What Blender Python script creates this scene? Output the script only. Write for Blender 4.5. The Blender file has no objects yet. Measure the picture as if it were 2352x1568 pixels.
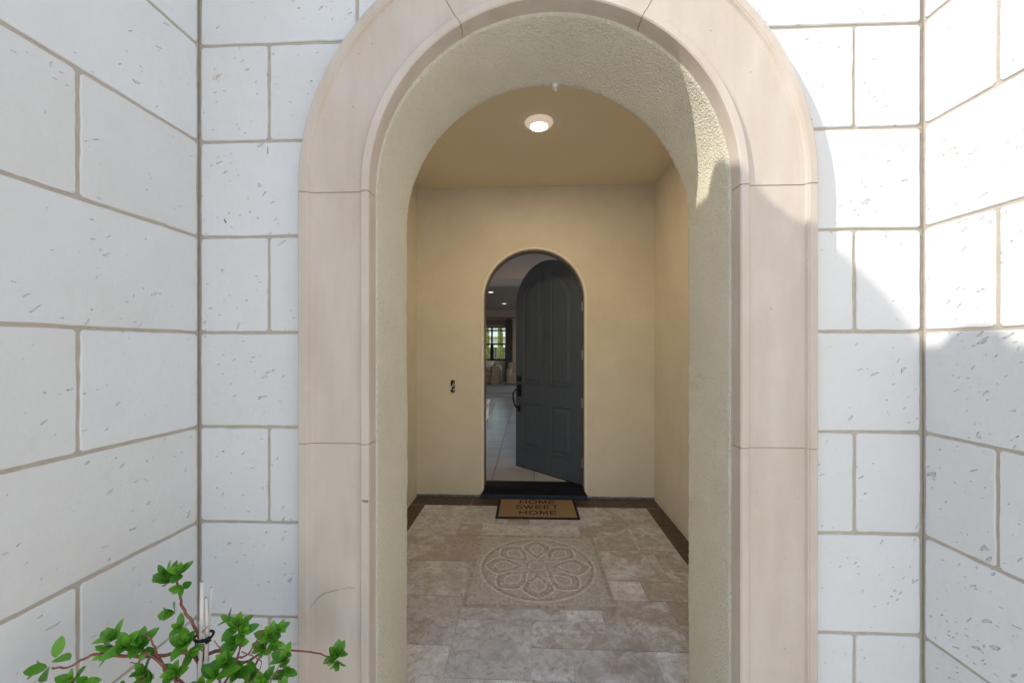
import bpy, bmesh, math, random
from mathutils import Vector, Matrix, noise
R = math.radians
random.seed(7)
sc = bpy.context.scene
C = sc.collection

# ------------------------------------------------------------------ camera, world, sun, exposure
YAW = math.atan(39/925)
cam_d = bpy.data.cameras.new('camera'); cam = bpy.data.objects.new('camera', cam_d); C.objects.link(cam)
cam.location = (0, 0, 1.528); cam.rotation_euler = (R(90), 0, YAW)
cam_d.lens = 925*36/2352; cam_d.sensor_width = 36; cam_d.shift_y = 15/2352
cam_d.clip_start = .02; cam_d.clip_end = 800
sc.camera = cam

SUN = Vector((2.05, 1.0, -1.72)).normalized()          # the way the light travels
w = bpy.data.worlds.new('World'); sc.world = w; w.use_nodes = True
sky = w.node_tree.nodes.new('ShaderNodeTexSky'); sky.sky_type = 'NISHITA'; sky.sun_disc = False; sky.air_density = 2.6; sky.dust_density = 0; sky.ozone_density = 3.5
sky.sun_elevation = math.asin(-SUN.z); sky.sun_rotation = math.atan2(-SUN.x, -SUN.y)
bg = w.node_tree.nodes['Background']; bg.inputs['Strength'].default_value = .15
tn = w.node_tree.nodes.new('ShaderNodeMix'); tn.data_type = 'RGBA'; tn.blend_type = 'MULTIPLY'; tn.inputs[0].default_value = 1; tn.inputs[7].default_value = (1.05, .975, 1.09, 1)
w.node_tree.links.new(sky.outputs[0], tn.inputs[6]); w.node_tree.links.new(tn.outputs[2], bg.inputs[0])
sd = bpy.data.lights.new('sun', 'SUN'); sd.energy = 2.0; sd.angle = R(.55); sd.color = (1, .95, .88)
so = bpy.data.objects.new('sun', sd); C.objects.link(so); so.rotation_euler = SUN.to_track_quat('-Z', 'Y').to_euler()
sc.view_settings.view_transform = 'Standard'; sc.view_settings.look = 'None'
sc.view_settings.exposure = 1.02; sc.view_settings.gamma = 1

# ------------------------------------------------------------------ materials
def mat(name, col=(.5, .5, .5), rough=.8, spec=.3, metal=0):
    m = bpy.data.materials.new(name); m.use_nodes = True
    b = m.node_tree.nodes['Principled BSDF']
    b.inputs['Base Color'].default_value = (*col, 1); b.inputs['Roughness'].default_value = rough
    b.inputs['Specular IOR Level'].default_value = spec; b.inputs['Metallic'].default_value = metal
    return m
class NT:
    def __init__(s, m): s.t = m.node_tree; s.b = s.t.nodes['Principled BSDF']
    def n(s, ty, **kw):
        nd = s.t.nodes.new('ShaderNode'+ty)
        for k, v in kw.items():
            if k.startswith('i_'):
                key = k[2:]; key = int(key) if key.isdigit() else key.replace('_', ' ')
                nd.inputs[key].default_value = v
            else: setattr(nd, k, v)
        return nd
    def l(s, a, b): s.t.links.new(a, b)
    def coord(s): return s.n('TexCoord').outputs['Object']
    def noise(s, scale, detail=4, rough=.55, vec=None, dist=0):
        nd = s.n('TexNoise'); nd.inputs['Scale'].default_value = scale; nd.inputs['Detail'].default_value = detail
        nd.inputs['Roughness'].default_value = rough; nd.inputs['Distortion'].default_value = dist
        s.l(vec if vec is not None else s.coord(), nd.inputs['Vector']); return nd
    def ramp(s, src, stops):
        r = s.n('ValToRGB'); e = r.color_ramp.elements
        while len(e) < len(stops): e.new(.5)
        for i, (p, c) in enumerate(stops): e[i].position = p; e[i].color = (*c, 1) if len(c) == 3 else c
        s.l(src, r.inputs[0]); return r
    def mix(s, fac, a, b, mode='MIX'):
        m = s.n('Mix', data_type='RGBA', blend_type=mode)
        for src, k in ((fac, 0), (a, 6), (b, 7)):
            if isinstance(src, (int, float)): m.inputs[k].default_value = src
            elif isinstance(src, tuple): m.inputs[k].default_value = (*src, 1)
            else: s.l(src, m.inputs[k])
        return m.outputs[2]
    def bump(s, h, strength, dist, prev=None):
        b = s.n('Bump'); b.inputs['Strength'].default_value = strength; b.inputs['Distance'].default_value = dist
        s.l(h, b.inputs['Height'])
        if prev is not None: s.l(prev, b.inputs['Normal'])
        return b.outputs['Normal']
    def math(s, op, a, b=0.0, c=None):
        m = s.n('Math', operation=op)
        for i, v in enumerate((a, b) if c is None else (a, b, c)):
            if isinstance(v, (int, float)): m.inputs[i].default_value = v
            else: s.l(v, m.inputs[i])
        return m.outputs[0]
    def col(s, o): s.l(o, s.b.inputs['Base Color'])
    def nrm(s, o): s.l(o, s.b.inputs['Normal'])

def stone_mat(name, pit_amt, side, dark):
    """pale cast-stone veneer with short slanted pits, faint stains; side: 0 wall in XZ, 1 wall in YZ"""
    m = mat(name, (.8, .79, .77), .85, .2); t = NT(m)
    at = t.n('Attribute', attribute_name='tint'); sp = t.n('SeparateColor'); t.l(at.outputs['Color'], sp.inputs[0])
    sx = t.n('SeparateXYZ'); t.l(t.coord(), sx.inputs[0])
    cb = t.n('CombineXYZ'); t.l(sx.outputs[1 if side else 0], cb.inputs[0]); t.l(sx.outputs[2], cb.inputs[1])
    off = t.n('VectorMath', operation='SCALE', i_Scale=7.0); t.l(at.outputs['Color'], off.inputs[0])
    ad = t.n('VectorMath', operation='ADD'); t.l(cb.outputs[0], ad.inputs[0]); t.l(off.outputs[0], ad.inputs[1])
    V = ad.outputs[0]
    big = t.noise(3.2, 5, .6, V)
    base = t.mix(sp.outputs[0], (.675, .66, .635), (.715, .71, .70))
    c = t.mix(t.ramp(big.outputs[0], [(.45, (0, 0, 0)), (.75, (.35, .35, .35))]).outputs[0], base, (.625, .59, .55))
    fine = t.noise(60, 3, .6, V)
    # wavy coordinates, rotated, stretched : elongated pits
    wv = t.noise(6, 2, .5, V); wm = t.n('VectorMath', operation='SCALE', i_Scale=.10); t.l(wv.outputs[1], wm.inputs[0])
    wa = t.n('VectorMath', operation='ADD'); t.l(V, wa.inputs[0]); t.l(wm.outputs[0], wa.inputs[1])
    clus = t.ramp(t.noise(5.5, 3, .6, V).outputs[0], [(.42, (.15, .15, .15)), (.60, (1, 1, 1))]).outputs[0]
    pits = []
    for (rot, sc_, st, thr) in ((R(-30), 33, 3.8, .15), (R(-48), 55, 3.0, .13), (R(-6), 80, 2.4, .12)):
        m0 = t.n('Mapping'); m0.inputs['Rotation'].default_value = (0, 0, -rot if side == 2 else rot); t.l(wa.outputs[0], m0.inputs['Vector'])
        mp = t.n('Mapping')
        mp.inputs['Scale'].default_value = (sc_/1.0, sc_*st, 1)
        mp.inputs['Location'].default_value = (random.random()*9, random.random()*9, 0)
        t.l(m0.outputs[0], mp.inputs['Vector'])
        fw_ = t.noise(1.6, 3, .6, mp.outputs[0]); fs = t.n('VectorMath', operation='SCALE', i_Scale=.75); t.l(fw_.outputs[1], fs.inputs[0])
        fa = t.n('VectorMath', operation='ADD'); t.l(mp.outputs[0], fa.inputs[0]); t.l(fs.outputs[0], fa.inputs[1])
        vo = t.n('TexVoronoi', voronoi_dimensions='2D'); vo.inputs['Scale'].default_value = .42; t.l(fa.outputs[0], vo.inputs['Vector'])
        # per-cell random size
        s3 = t.n('SeparateColor'); t.l(vo.outputs['Color'], s3.inputs[0])
        lim = t.math('MULTIPLY', t.math('MAXIMUM', t.math('SUBTRACT', s3.outputs[0], 1-pit_amt), 0.0), thr/pit_amt*1.8)
        lim = t.math('MULTIPLY', lim, clus)
        d = t.math('DIVIDE', t.math('SUBTRACT', lim, vo.outputs['Distance']), .035)
        p = t.n('Clamp'); t.l(d, p.inputs[0]); pits.append(p.outputs[0])
    P = t.math('MAXIMUM', t.math('MAXIMUM', pits[0], pits[1]), pits[2])
    c = t.mix(t.math('MULTIPLY', P, dark), c, (.42, .37, .33))  # pits tinted grey, with some of their shade put into the colour
    # small scratches
    c = t.mix(t.math('MULTIPLY', t.ramp(fine.outputs[0], [(.62, (0, 0, 0)), (.72, (1, 1, 1))]).outputs[0], .06), c, (.55, .5, .45))
    t.col(c)
    n1 = t.bump(big.outputs[0], .45, .03)
    n2 = t.bump(t.math('MULTIPLY', P, -1), 1.0, .009, n1)
    n3 = t.bump(fine.outputs[0], .25, .0015, n2)
    t.nrm(n3); return m
M = {}
M['stone_l'] = stone_mat('cast_stone_left', .06, 1, .12)
M['stone_f'] = stone_mat('cast_stone_front', .10, 0, .28)
M['stone_r'] = stone_mat('cast_stone_right', .17, 2, .46)

def simple_noise(name, c1, c2, scale, rough=.85, bump=(0, 0, 0), spec=.25, stretch=None, det=4):
    m = mat(name, c1, rough, spec); t = NT(m); v = t.coord()
    if stretch:
        mp = t.n('Mapping'); mp.inputs['Scale'].default_value = stretch; t.l(v, mp.inputs[0]); v = mp.outputs[0]
    n = t.noise(scale, det, .6, v)
    t.col(t.mix(t.ramp(n.outputs[0], [(.32, (0, 0, 0)), (.68, (1, 1, 1))]).outputs[0], c1, c2))
    if bump[0]: t.nrm(t.bump(t.noise(bump[0], 4, .65, v).outputs[0], bump[1], bump[2]))
    return m
M['mortar'] = simple_noise('mortar', (.44, .385, .315), (.51, .45, .375), 30, .95, (180, .6, .003))
def trim_mat():
    m = mat('precast_trim', (.56, .47, .39), .82, .2); t = NT(m); v = t.coord()
    mp = t.n('Mapping'); mp.inputs['Scale'].default_value = (3.2, 3.2, .7); t.l(v, mp.inputs[0])
    st = t.noise(2.6, 6, .62, mp.outputs[0]); mo_ = t.noise(6, 7, .65)
    c = t.mix(t.ramp(st.outputs[0], [(.35, (0, 0, 0)), (.68, (1, 1, 1))]).outputs[0], (.525, .436, .354), (.60, .517, .440))
    c = t.mix(t.math('MULTIPLY', t.ramp(mo_.outputs[0], [(.52, (0, 0, 0)), (.72, (1, 1, 1))]).outputs[0], .30), c, (.66, .59, .53))
    vo = t.n('TexVoronoi'); vo.inputs['Scale'].default_value = 46; t.l(v, vo.inputs['Vector'])
    s3 = t.n('SeparateColor'); t.l(vo.outputs['Color'], s3.inputs[0])
    rr = t.math('MULTIPLY', t.math('MAXIMUM', t.math('SUBTRACT', s3.outputs[0], .90), 0.0), 1.6)
    ph_ = t.n('Clamp'); t.l(t.math('DIVIDE', t.math('SUBTRACT', rr, vo.outputs['Distance']), .04), ph_.inputs[0])
    c = t.mix(t.math('MULTIPLY', ph_.outputs[0], .5), c, (.34, .27, .21)); t.col(c)
    g_ = t.noise(260, 4, .7)
    n_ = t.bump(mo_.outputs[0], .25, .006); n_ = t.bump(t.math('MULTIPLY', ph_.outputs[0], -1), .8, .002, n_); t.nrm(t.bump(g_.outputs[0], .35, .0009, n_)); return m
M['trim'] = trim_mat()
def stucco(name, c1, c2, scale, strength, dist):
    m = mat(name, c1, .92, .15); t = NT(m)
    n = t.noise(2.6, 7, .68); c = t.mix(t.ramp(n.outputs[0], [(.35, (0, 0, 0)), (.65, (1, 1, 1))]).outputs[0], tuple(x*.95 for x in c1), c2)
    g = t.noise(scale, 3, .6, dist=.6)
    vo = t.n('TexVoronoi', feature='SMOOTH_F1'); vo.inputs['Scale'].default_value = scale*.9; t.l(t.coord(), vo.inputs['Vector'])
    h = t.math('ADD', g.outputs[0], t.math('MULTIPLY', vo.outputs['Distance'], -.6))
    c = t.mix(t.math('MULTIPLY', t.ramp(g.outputs[0], [(.35, (1, 1, 1)), (.5, (0, 0, 0))]).outputs[0], .25), c, tuple(x*.72 for x in c1))
    t.col(c); tr_ = t.noise(16, 5, .65, dist=.8); t.nrm(t.bump(h, strength, dist, t.bump(tr_.outputs[0], .30, .006))); return m
M['stucco'] = stucco('sand_stucco', (.87, .80, .63), (.90, .83, .665), 165, 1.0, .010)
M['stucco_in'] = stucco('smooth_stucco', (.81, .755, .63), (.84, .79, .67), 220, .45, .0025)
def ceiling_mat():
    m = mat('porch_ceiling_paint', (.6, .5, .35), .9, .15); t = NT(m)
    n = t.noise(1.5, 3); base = t.mix(n.outputs[0], (.79, .70, .51), (.83, .74, .56))
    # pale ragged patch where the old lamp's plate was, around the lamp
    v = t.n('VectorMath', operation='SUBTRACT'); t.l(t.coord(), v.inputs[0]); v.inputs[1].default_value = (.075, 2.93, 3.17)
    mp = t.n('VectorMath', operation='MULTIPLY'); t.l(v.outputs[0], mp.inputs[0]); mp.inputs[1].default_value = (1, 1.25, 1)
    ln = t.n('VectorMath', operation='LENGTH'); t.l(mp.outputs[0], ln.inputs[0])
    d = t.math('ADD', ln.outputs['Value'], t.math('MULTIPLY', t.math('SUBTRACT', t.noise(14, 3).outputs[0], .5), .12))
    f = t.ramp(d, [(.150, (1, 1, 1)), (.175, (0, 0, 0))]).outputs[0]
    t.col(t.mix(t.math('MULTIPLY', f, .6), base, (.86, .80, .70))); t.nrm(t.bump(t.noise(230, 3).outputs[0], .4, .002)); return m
M['ceil'] = ceiling_mat()
def travertine():
    m = mat('travertine', (.5, .43, .37), .5, .4); t = NT(m)
    at = t.n('Attribute', attribute_name='tint'); sp = t.n('SeparateColor'); t.l(at.outputs['Color'], sp.inputs[0])
    off = t.n('VectorMath', operation='SCALE', i_Scale=23.0); t.l(at.outputs['Color'], off.inputs[0])
    ad = t.n('VectorMath', operation='ADD'); t.l(t.coord(), ad.inputs[0]); t.l(off.outputs[0], ad.inputs[1]); V = ad.outputs[0]
    cloud = t.noise(4.4, 10, .68, V, .35); mid = t.noise(15, 10, .80, V, .35); fine = t.noise(70, 5, .7, V, .5)
    base = t.mix(t.ramp(cloud.outputs[0], [(.3, (0, 0, 0)), (.7, (1, 1, 1))]).outputs[0], (.43, .42, .42), (.72, .735, .76))
    base = t.mix(t.math('MULTIPLY', t.ramp(mid.outputs[0], [(.42, (1, 1, 1)), (.56, (0, 0, 0))]).outputs[0], .55), base, (.36, .315, .29))
    # brown clouds, amount from the tile's blue channel
    bn = t.noise(4.6, 10, .74, V, .7)
    b = t.math('MULTIPLY', t.ramp(t.math('ADD', bn.outputs[0], t.math('MULTIPLY', sp.outputs[2], .22)), [(.58, (0, 0, 0)), (.69, (1, 1, 1))]).outputs[0], .80)
    base = t.mix(b, base, (.34, .28, .235))
    # speckles & dendrites
    sk = t.math('MULTIPLY', t.ramp(t.noise(30, 8, .85, V, .9).outputs[0], [(.40, (1, 1, 1)), (.465, (0, 0, 0))]).outputs[0], .75)
    base = t.mix(sk, base, (.27, .23, .21))
    base = t.mix(t.math('MULTIPLY', t.ramp(fine.outputs[0], [(.3, (1, 1, 1)), (.5, (0, 0, 0))]).outputs[0], .25), base, (.38, .33, .3))
    vein = t.ramp(t.noise(2.0, 6, .6, V, 2.4).outputs[0], [(.485, (0, 0, 0)), (.5, (1, 1, 1)), (.515, (0, 0, 0))]).outputs[0]
    base = t.mix(t.math('MULTIPLY', vein, .3), base, (.72, .67, .62))
    br = t.n('HueSaturation'); t.l(base, br.inputs['Color']); t.l(t.math('ADD', t.math('MULTIPLY', sp.outputs[1], .38), .90), br.inputs['Value'])
    t.col(br.outputs[0]); t.l(t.ramp(mid.outputs[0], [(.3, (.62, .62, .62)), (.7, (.42, .42, .42))]).outputs[0], t.b.inputs['Roughness'])
    t.nrm(t.bump(fine.outputs[0], .15, .001)); return m
M['trav'] = travertine()
def tess_mat():
    m = mat('marble_tesserae', (.6, .55, .5), .55, .35); t = NT(m)
    at = t.n('Attribute', attribute_name='tint')
    n = t.noise(90, 4); t.col(t.mix(t.math('MULTIPLY', n.outputs[0], .35), at.outputs['Color'], (.40, .34, .3)))
    t.nrm(t.bump(n.outputs[0], .2, .001)); return m
M['tess'] = tess_mat()
M['grout'] = simple_noise('grout', (.60, .56, .52), (.68, .64, .60), 25, .95)
M['mosaic_grout'] = simple_noise('mosaic_grout', (.44, .41, .38), (.50, .47, .44), 25, .95)
M['wood_tile'] = simple_noise('brown_plank_tile', (.055, .035, .026), (.125, .085, .065), 9, .45, (60, .3, .001), .4, (3, 3, 3))
M['black'] = simple_noise('black_rubber', (.012, .012, .016), (.022, .022, .028), 40, .6, (200, .3, .001))
M['sill'] = simple_noise('dark_bronze_sill', (.006, .007, .012), (.014, .015, .022), 30, .55, (150, .3, .001))
M['nosing'] = simple_noise('slate_blue_nosing', (.018, .026, .05), (.045, .06, .10), 60, .6, (200, .5, .002))
M['casing'] = simple_noise('painted_casing', (.92, .88, .80), (.94, .90, .83), 6, .6)
M['jamb'] = simple_noise('brown_grey_jamb', (.22, .18, .15), (.26, .21, .18), 6, .5)
M['door'] = simple_noise('slate_door_paint', (.078, .104, .140), (.090, .120, .160), 5, .42, (140, .2, .0006), .4, (6, 6, .4))
M['metal_blk'] = mat('black_metal', (.008, .008, .01), .35, .5, .3)
M['nickel'] = mat('brushed_nickel', (.55, .54, .52), .3, .5, 1)
M['screed'] = simple_noise('weathered_screed', (.10, .13, .17), (.28, .33, .38), 35, .6)
def coir():
    m = mat('coir', (.3, .2, .1), .98, .1); t = NT(m); v = t.coord()
    sx = t.n('SeparateXYZ'); t.l(v, sx.inputs[0])
    # basket weave of short slanted bristles rows
    zig = t.math('PINGPONG', sx.outputs[0], .02)
    a = t.math('SINE', t.math('MULTIPLY', t.math('ADD', sx.outputs[1], t.math('MULTIPLY', zig, .8)), 2*math.pi/.019))
    n = t.noise(140, 4, .7)
    h = t.math('ADD', t.math('MULTIPLY', a, .35), n.outputs[0])
    t.col(t.ramp(h, [(.1, (.14, .09, .055)), (.55, (.40, .27, .15)), (.95, (.52, .36, .21))]).outputs[0])
    t.nrm(t.bump(h, .9, .004)); return m
M['coir'] = coir()
M['coir_black'] = simple_noise('black_coir', (.008, .007, .007), (.028, .022, .02), 180, .98, (160, .8, .002))
M['white_plastic'] = mat('white_plastic', (.75, .73, .72), .4, .4)
def emis(name, c, s):
    m = mat(name, c, .5); b = m.node_tree.nodes['Principled BSDF']
    b.inputs['Emission Color'].default_value = (*c, 1); b.inputs['Emission Strength'].default_value = s; return m
M['lamp_rim'] = emis('lamp_rim_glow', (1, .86, .74), .16)  # faint glow added so the rim stands out from the ceiling
M['lamp'] = emis('lamp_diffuser', (1, .74, .43), 165)
M['downlight'] = emis('downlight', (1, .88, .72), 1.3)
M['concrete'] = simple_noise('front_concrete', (.60, .57, .53), (.68, .65, .61), 3, .9, (90, .4, .002))
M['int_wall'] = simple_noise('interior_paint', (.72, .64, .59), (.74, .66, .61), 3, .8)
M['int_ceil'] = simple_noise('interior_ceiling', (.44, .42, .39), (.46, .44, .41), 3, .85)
M['int_base'] = mat('interior_base', (.6, .58, .55), .6)
def int_tile():
    m = mat('interior_tile', (.5, .45, .4), .2, .5); t = NT(m)
    at = t.n('Attribute', attribute_name='tint'); n = t.noise(4, 6, .6)
    c = t.mix(n.outputs[0], (.56, .58, .60), (.66, .68, .70)); t.col(t.mix(.35, c, at.outputs['Color'], 'MULTIPLY')); return m
M['int_tile'] = int_tile()
M['rug'] = simple_noise('rug_wool', (.46, .47, .49), (.54, .55, .57), 60, .95, (120, .6, .004))
M['carpet'] = simple_noise('grey_carpet', (.44, .44, .46), (.52, .52, .54), 80, .98, (150, .6, .003))
M['linen'] = simple_noise('linen', (.46, .41, .37), (.52, .46, .42), 40, .95, (300, .4, .001))
M['pillow'] = simple_noise('pale_linen', (.70, .71, .72), (.76, .77, .78), 40, .95, (300, .4, .001))
M['curtain'] = simple_noise('grey_sheer', (.22, .23, .25), (.28, .29, .31), 10, .9)
M['shade'] = simple_noise('roman_shade', (.24, .23, .23), (.30, .29, .29), 10, .9)
M['winframe'] = mat('dark_window_frame', (.03, .035, .04), .5)
g = mat('window_glass', (.9, .95, .95), .02); g.node_tree.nodes['Principled BSDF'].inputs['Transmission Weight'].default_value = 1
g.node_tree.nodes['Principled BSDF'].inputs['IOR'].default_value = 1.05; M['glass'] = g
M['fence'] = simple_noise('dark_fence', (.05, .04, .035), (.10, .08, .065), 8, .85, (60, .4, .002), .2, (8, 8, .6))
M['lawn'] = simple_noise('lawn', (.06, .10, .03), (.11, .16, .05), 12, .95)
M['houseb'] = simple_noise('neighbour_stucco', (.72, .72, .70), (.78, .78, .76), 3, .9)
M['houset'] = simple_noise('neighbour_upper', (.45, .62, .58), (.52, .68, .64), 3, .9)
M['roof'] = simple_noise('roof_tile_clay', (.34, .20, .13), (.46, .30, .20), 9, .85, (60, .4, .003))
def leafmat(name, c1, c2, rough=.38, tr=.25):
    m = mat(name, c1, rough, .45); t = NT(m); at = t.n('Attribute', attribute_name='tint')
    sp = t.n('SeparateColor'); t.l(at.outputs['Color'], sp.inputs[0])
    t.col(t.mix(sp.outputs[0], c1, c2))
    m.node_tree.nodes['Principled BSDF'].inputs['Subsurface Weight'].default_value = 0
    tb = t.n('BsdfTranslucent'); t.l(t.mix(sp.outputs[0], tuple(min(1, x*1.6) for x in c1), tuple(min(1, x*1.7) for x in c2)), tb.inputs[0])
    mx = t.n('MixShader'); mx.inputs[0].default_value = tr
    out = [n for n in m.node_tree.nodes if n.type == 'OUTPUT_MATERIAL'][0]
    t.l(t.b.outputs[0], mx.inputs[1]); t.l(tb.outputs[0], mx.inputs[2]); t.l(mx.outputs[0], out.inputs[0]); return m
M['leaf'] = leafmat('glossy_leaf', (.038, .16, .013), (.19, .44, .04), .32)
M['cypress'] = leafmat('cypress_foliage', (.16, .20, .05), (.42, .42, .12), .7, .2)
M['stem'] = simple_noise('red_brown_stem', (.20, .07, .055), (.30, .12, .09), 40, .7)
M['cane'] = simple_noise('bleached_cane', (.62, .56, .50), (.74, .69, .64), 25, .7, (60, .4, .001), .3, (8, 8, .7))
M['tie'] = mat('black_tie', (.012, .012, .016), .5)
M['wire'] = mat('grey_wire', (.12, .12, .13), .5)
M['hole'] = mat('box_black', (.01, .01, .012), .7)
M['cane_hollow'] = simple_noise('hollow_dark', (.30, .22, .17), (.36, .28, .22), 60, .9)
M['crack'] = simple_noise('dark_mark', (.16, .14, .13), (.28, .24, .21), 60, .9)
M['patch'] = simple_noise('orange_scuff', (.62, .42, .30), (.70, .52, .40), 60, .9)

# ------------------------------------------------------------------ mesh helpers
def newmesh(name, verts, faces, m, parent=None, smooth=False, tint=None, loc=None):
    me = bpy.data.meshes.new(name); me.from_pydata([tuple(v) for v in verts], [], faces); me.update()
    if tint is not None:
        a = me.color_attributes.new('tint', 'FLOAT_COLOR', 'CORNER')
        for p in me.polygons:
            c = tint[p.index]
            for li in p.loop_indices: a.data[li].color = (*c, 1)
    if smooth:
        for p in me.polygons: p.use_smooth = True
    me.materials.append(m)
    o = bpy.data.objects.new(name, me); C.objects.link(o)
    if parent: o.parent = parent
    if loc: o.location = loc
    return o
def tag(o, label=None, cat=None, group=None, kind=None):
    if label: o['label'] = label
    if cat: o['category'] = cat
    if group: o['group'] = group
    if kind: o['kind'] = kind
    return o
def empty(name, loc=(0, 0, 0), rz=0):
    o = bpy.data.objects.new(name, None); C.objects.link(o); o.location = loc; o.rotation_euler = (0, 0, rz)
    o.empty_display_size = .1; return o
class MB:
    def __init__(s): s.v = []; s.f = []; s.t = []
    def add(s, v, f, t=(1, 1, 1)):
        k = len(s.v); s.v += [Vector(x) for x in v]; s.f += [tuple(i+k for i in q) for q in f]; s.t += [t]*len(f); return s
    def box(s, x0, x1, y0, y1, z0, z1, t=(1, 1, 1), bev=0):
        if bev <= 0:
            v = [(x, y, z) for z in (z0, z1) for y in (y0, y1) for x in (x0, x1)]
            return s.add(v, [(0, 2, 3, 1), (4, 5, 7, 6), (0, 1, 5, 4), (2, 6, 7, 3), (0, 4, 6, 2), (1, 3, 7, 5)], t)
        bm = bmesh.new(); bmesh.ops.create_cube(bm, size=1)
        for q in bm.verts: q.co = Vector(((x0+x1)/2+q.co.x*(x1-x0), (y0+y1)/2+q.co.y*(y1-y0), (z0+z1)/2+q.co.z*(z1-z0)))
        bmesh.ops.bevel(bm, geom=list(bm.edges), offset=bev, segments=2, affect='EDGES', profile=.5)
        return s.bm(bm, t)
    def bm(s, bm, t=(1, 1, 1)):
        bm.verts.index_update(); s.add([q.co.copy() for q in bm.verts], [tuple(x.index for x in p.verts) for p in bm.faces], t); bm.free(); return s
    def tube(s, pts, r, n=8, t=(1, 1, 1), cap=True):
        pts = [Vector(p) for p in pts]; rs = r if isinstance(r, (list, tuple)) else [r]*len(pts)
        v = []; f = []; up = Vector((.13, .27, .95)).normalized()
        for i, p in enumerate(pts):
            d = (pts[min(i+1, len(pts)-1)]-pts[max(i-1, 0)]).normalized()
            a = d.cross(up); a = a.normalized() if a.length > .05 else d.cross(Vector((1, 0, 0))).normalized()
            b = d.cross(a)
            for k in range(n):
                q = 2*math.pi*k/n; v.append(p+(a*math.cos(q)+b*math.sin(q))*rs[i])
        for i in range(len(pts)-1):
            for k in range(n): f.append((i*n+k, i*n+(k+1) % n, (i+1)*n+(k+1) % n, (i+1)*n+k))
        if cap: f.append(tuple(range(n-1, -1, -1))); f.append(tuple((len(pts)-1)*n+k for k in range(n)))
        return s.add(v, f, t)
    def build(s, name, m, parent=None, smooth=False, tint=False, loc=None):
        return newmesh(name, s.v, s.f, m, parent, smooth, s.t if tint else None, loc)
def arch_path(cx, Rr, zs, z0, n=48, seg=1):
    """(x, z, nx, nz) from the left foot over the arch to the right foot; outward normal"""
    p = []
    k = max(1, int((zs-z0)/seg)) if seg < 1 else 1
    for i in range(k): p.append((cx-Rr, z0+(zs-z0)*i/k))
    for i in range(n+1):
        a = math.pi-math.pi*i/n; p.append((cx+Rr*math.cos(a), zs+Rr*math.sin(a)))
    for i in range(k): p.append((cx+Rr, zs-(zs-z0)*(i+1)/k))
    return p
def arch_wall(mb, cx, Rr, zs, z0, x0, x1, z1, Y, flip=False, n=48):
    """flat wall sheet at depth Y with an arched hole"""
    p = arch_path(cx, Rr, zs, z0, n)
    q = []
    for (x, z) in p:
        if z <= zs+1e-6 and abs(abs(x-cx)-Rr) < 1e-6: q.append((x0 if x < cx else x1, z))
        else:
            dx, dz = x-cx, z-zs
            k = min((x0-cx)/dx if dx < -1e-9 else 1e9, (x1-cx)/dx if dx > 1e-9 else 1e9, (z1-zs)/dz if dz > 1e-9 else 1e9)
            q.append((cx+dx*k, zs+dz*k))
    v = [(x, Y, z) for x, z in p]+[(x, Y, z) for x, z in q]; N = len(p); f = []
    for i in range(N-1):
        a = (i, i+1, N+i+1, N+i); f.append(a if flip else a[::-1])
    # corner fillers
    for i in range(N-1):
        (xa, za), (xb, zb) = q[i], q[i+1]
        if abs(xa-xb) > 1e-6 and abs(za-zb) > 1e-6:
            cxx = xa if abs(xa-x0) < 1e-6 or abs(xa-x1) < 1e-6 else xb
            v.append((cxx, Y, z1)); t_ = (N+i, N+i+1, len(v)-1); f.append(t_ if flip else t_[::-1])
    mb.add(v, f)
def pt(u, v, zc):
    """a real point in the place seen at photograph position u, v at the given real distance"""
    xc = (u-1176)/925*zc; ca, sa = math.cos(YAW), math.sin(YAW)
    return Vector((xc*ca-zc*sa, xc*sa+zc*ca, 1.528+(799-v)/925*zc))

# ------------------------------------------------------------------ dimensions (metres)
YW = 1.405; YF = 1.360; YS = 1.430; YR = 1.800; YB = 4.11
CX = .0745; RI = .6244; RO = .874; ZS = 2.068; ZA = ZS+.018
XL, XR = -1.188, 1.315          # corners of the recess
RXL, RXR = -1.158, 1.261        # porch room
ZC = 3.17
DCX, DR, DZS = .050, .530, 2.02
ZLINES = [-.12, .222, .566, .903, 1.245, 1.583, 1.927, 2.269, 2.616, 2.958, 3.30, 3.64, 3.98, 4.32]
G = .0054                        # half joint

# ------------------------------------------------------------------ ground
gm = MB().add([(-60, -60, -.02), (60, -60, -.02), (60, 1.30, -.02), (-60, 1.30, -.02)], [(0, 1, 2, 3)])
tag(gm.build('ground', M['concrete']), kind='structure')
bk = MB().add([(-80, 17.5, -.05), (80, 17.5, -.05), (80, 300, -.05), (-80, 300, -.05)], [(0, 1, 2, 3)])
tag(bk.build('back_lawn', M['lawn']), kind='structure')

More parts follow.
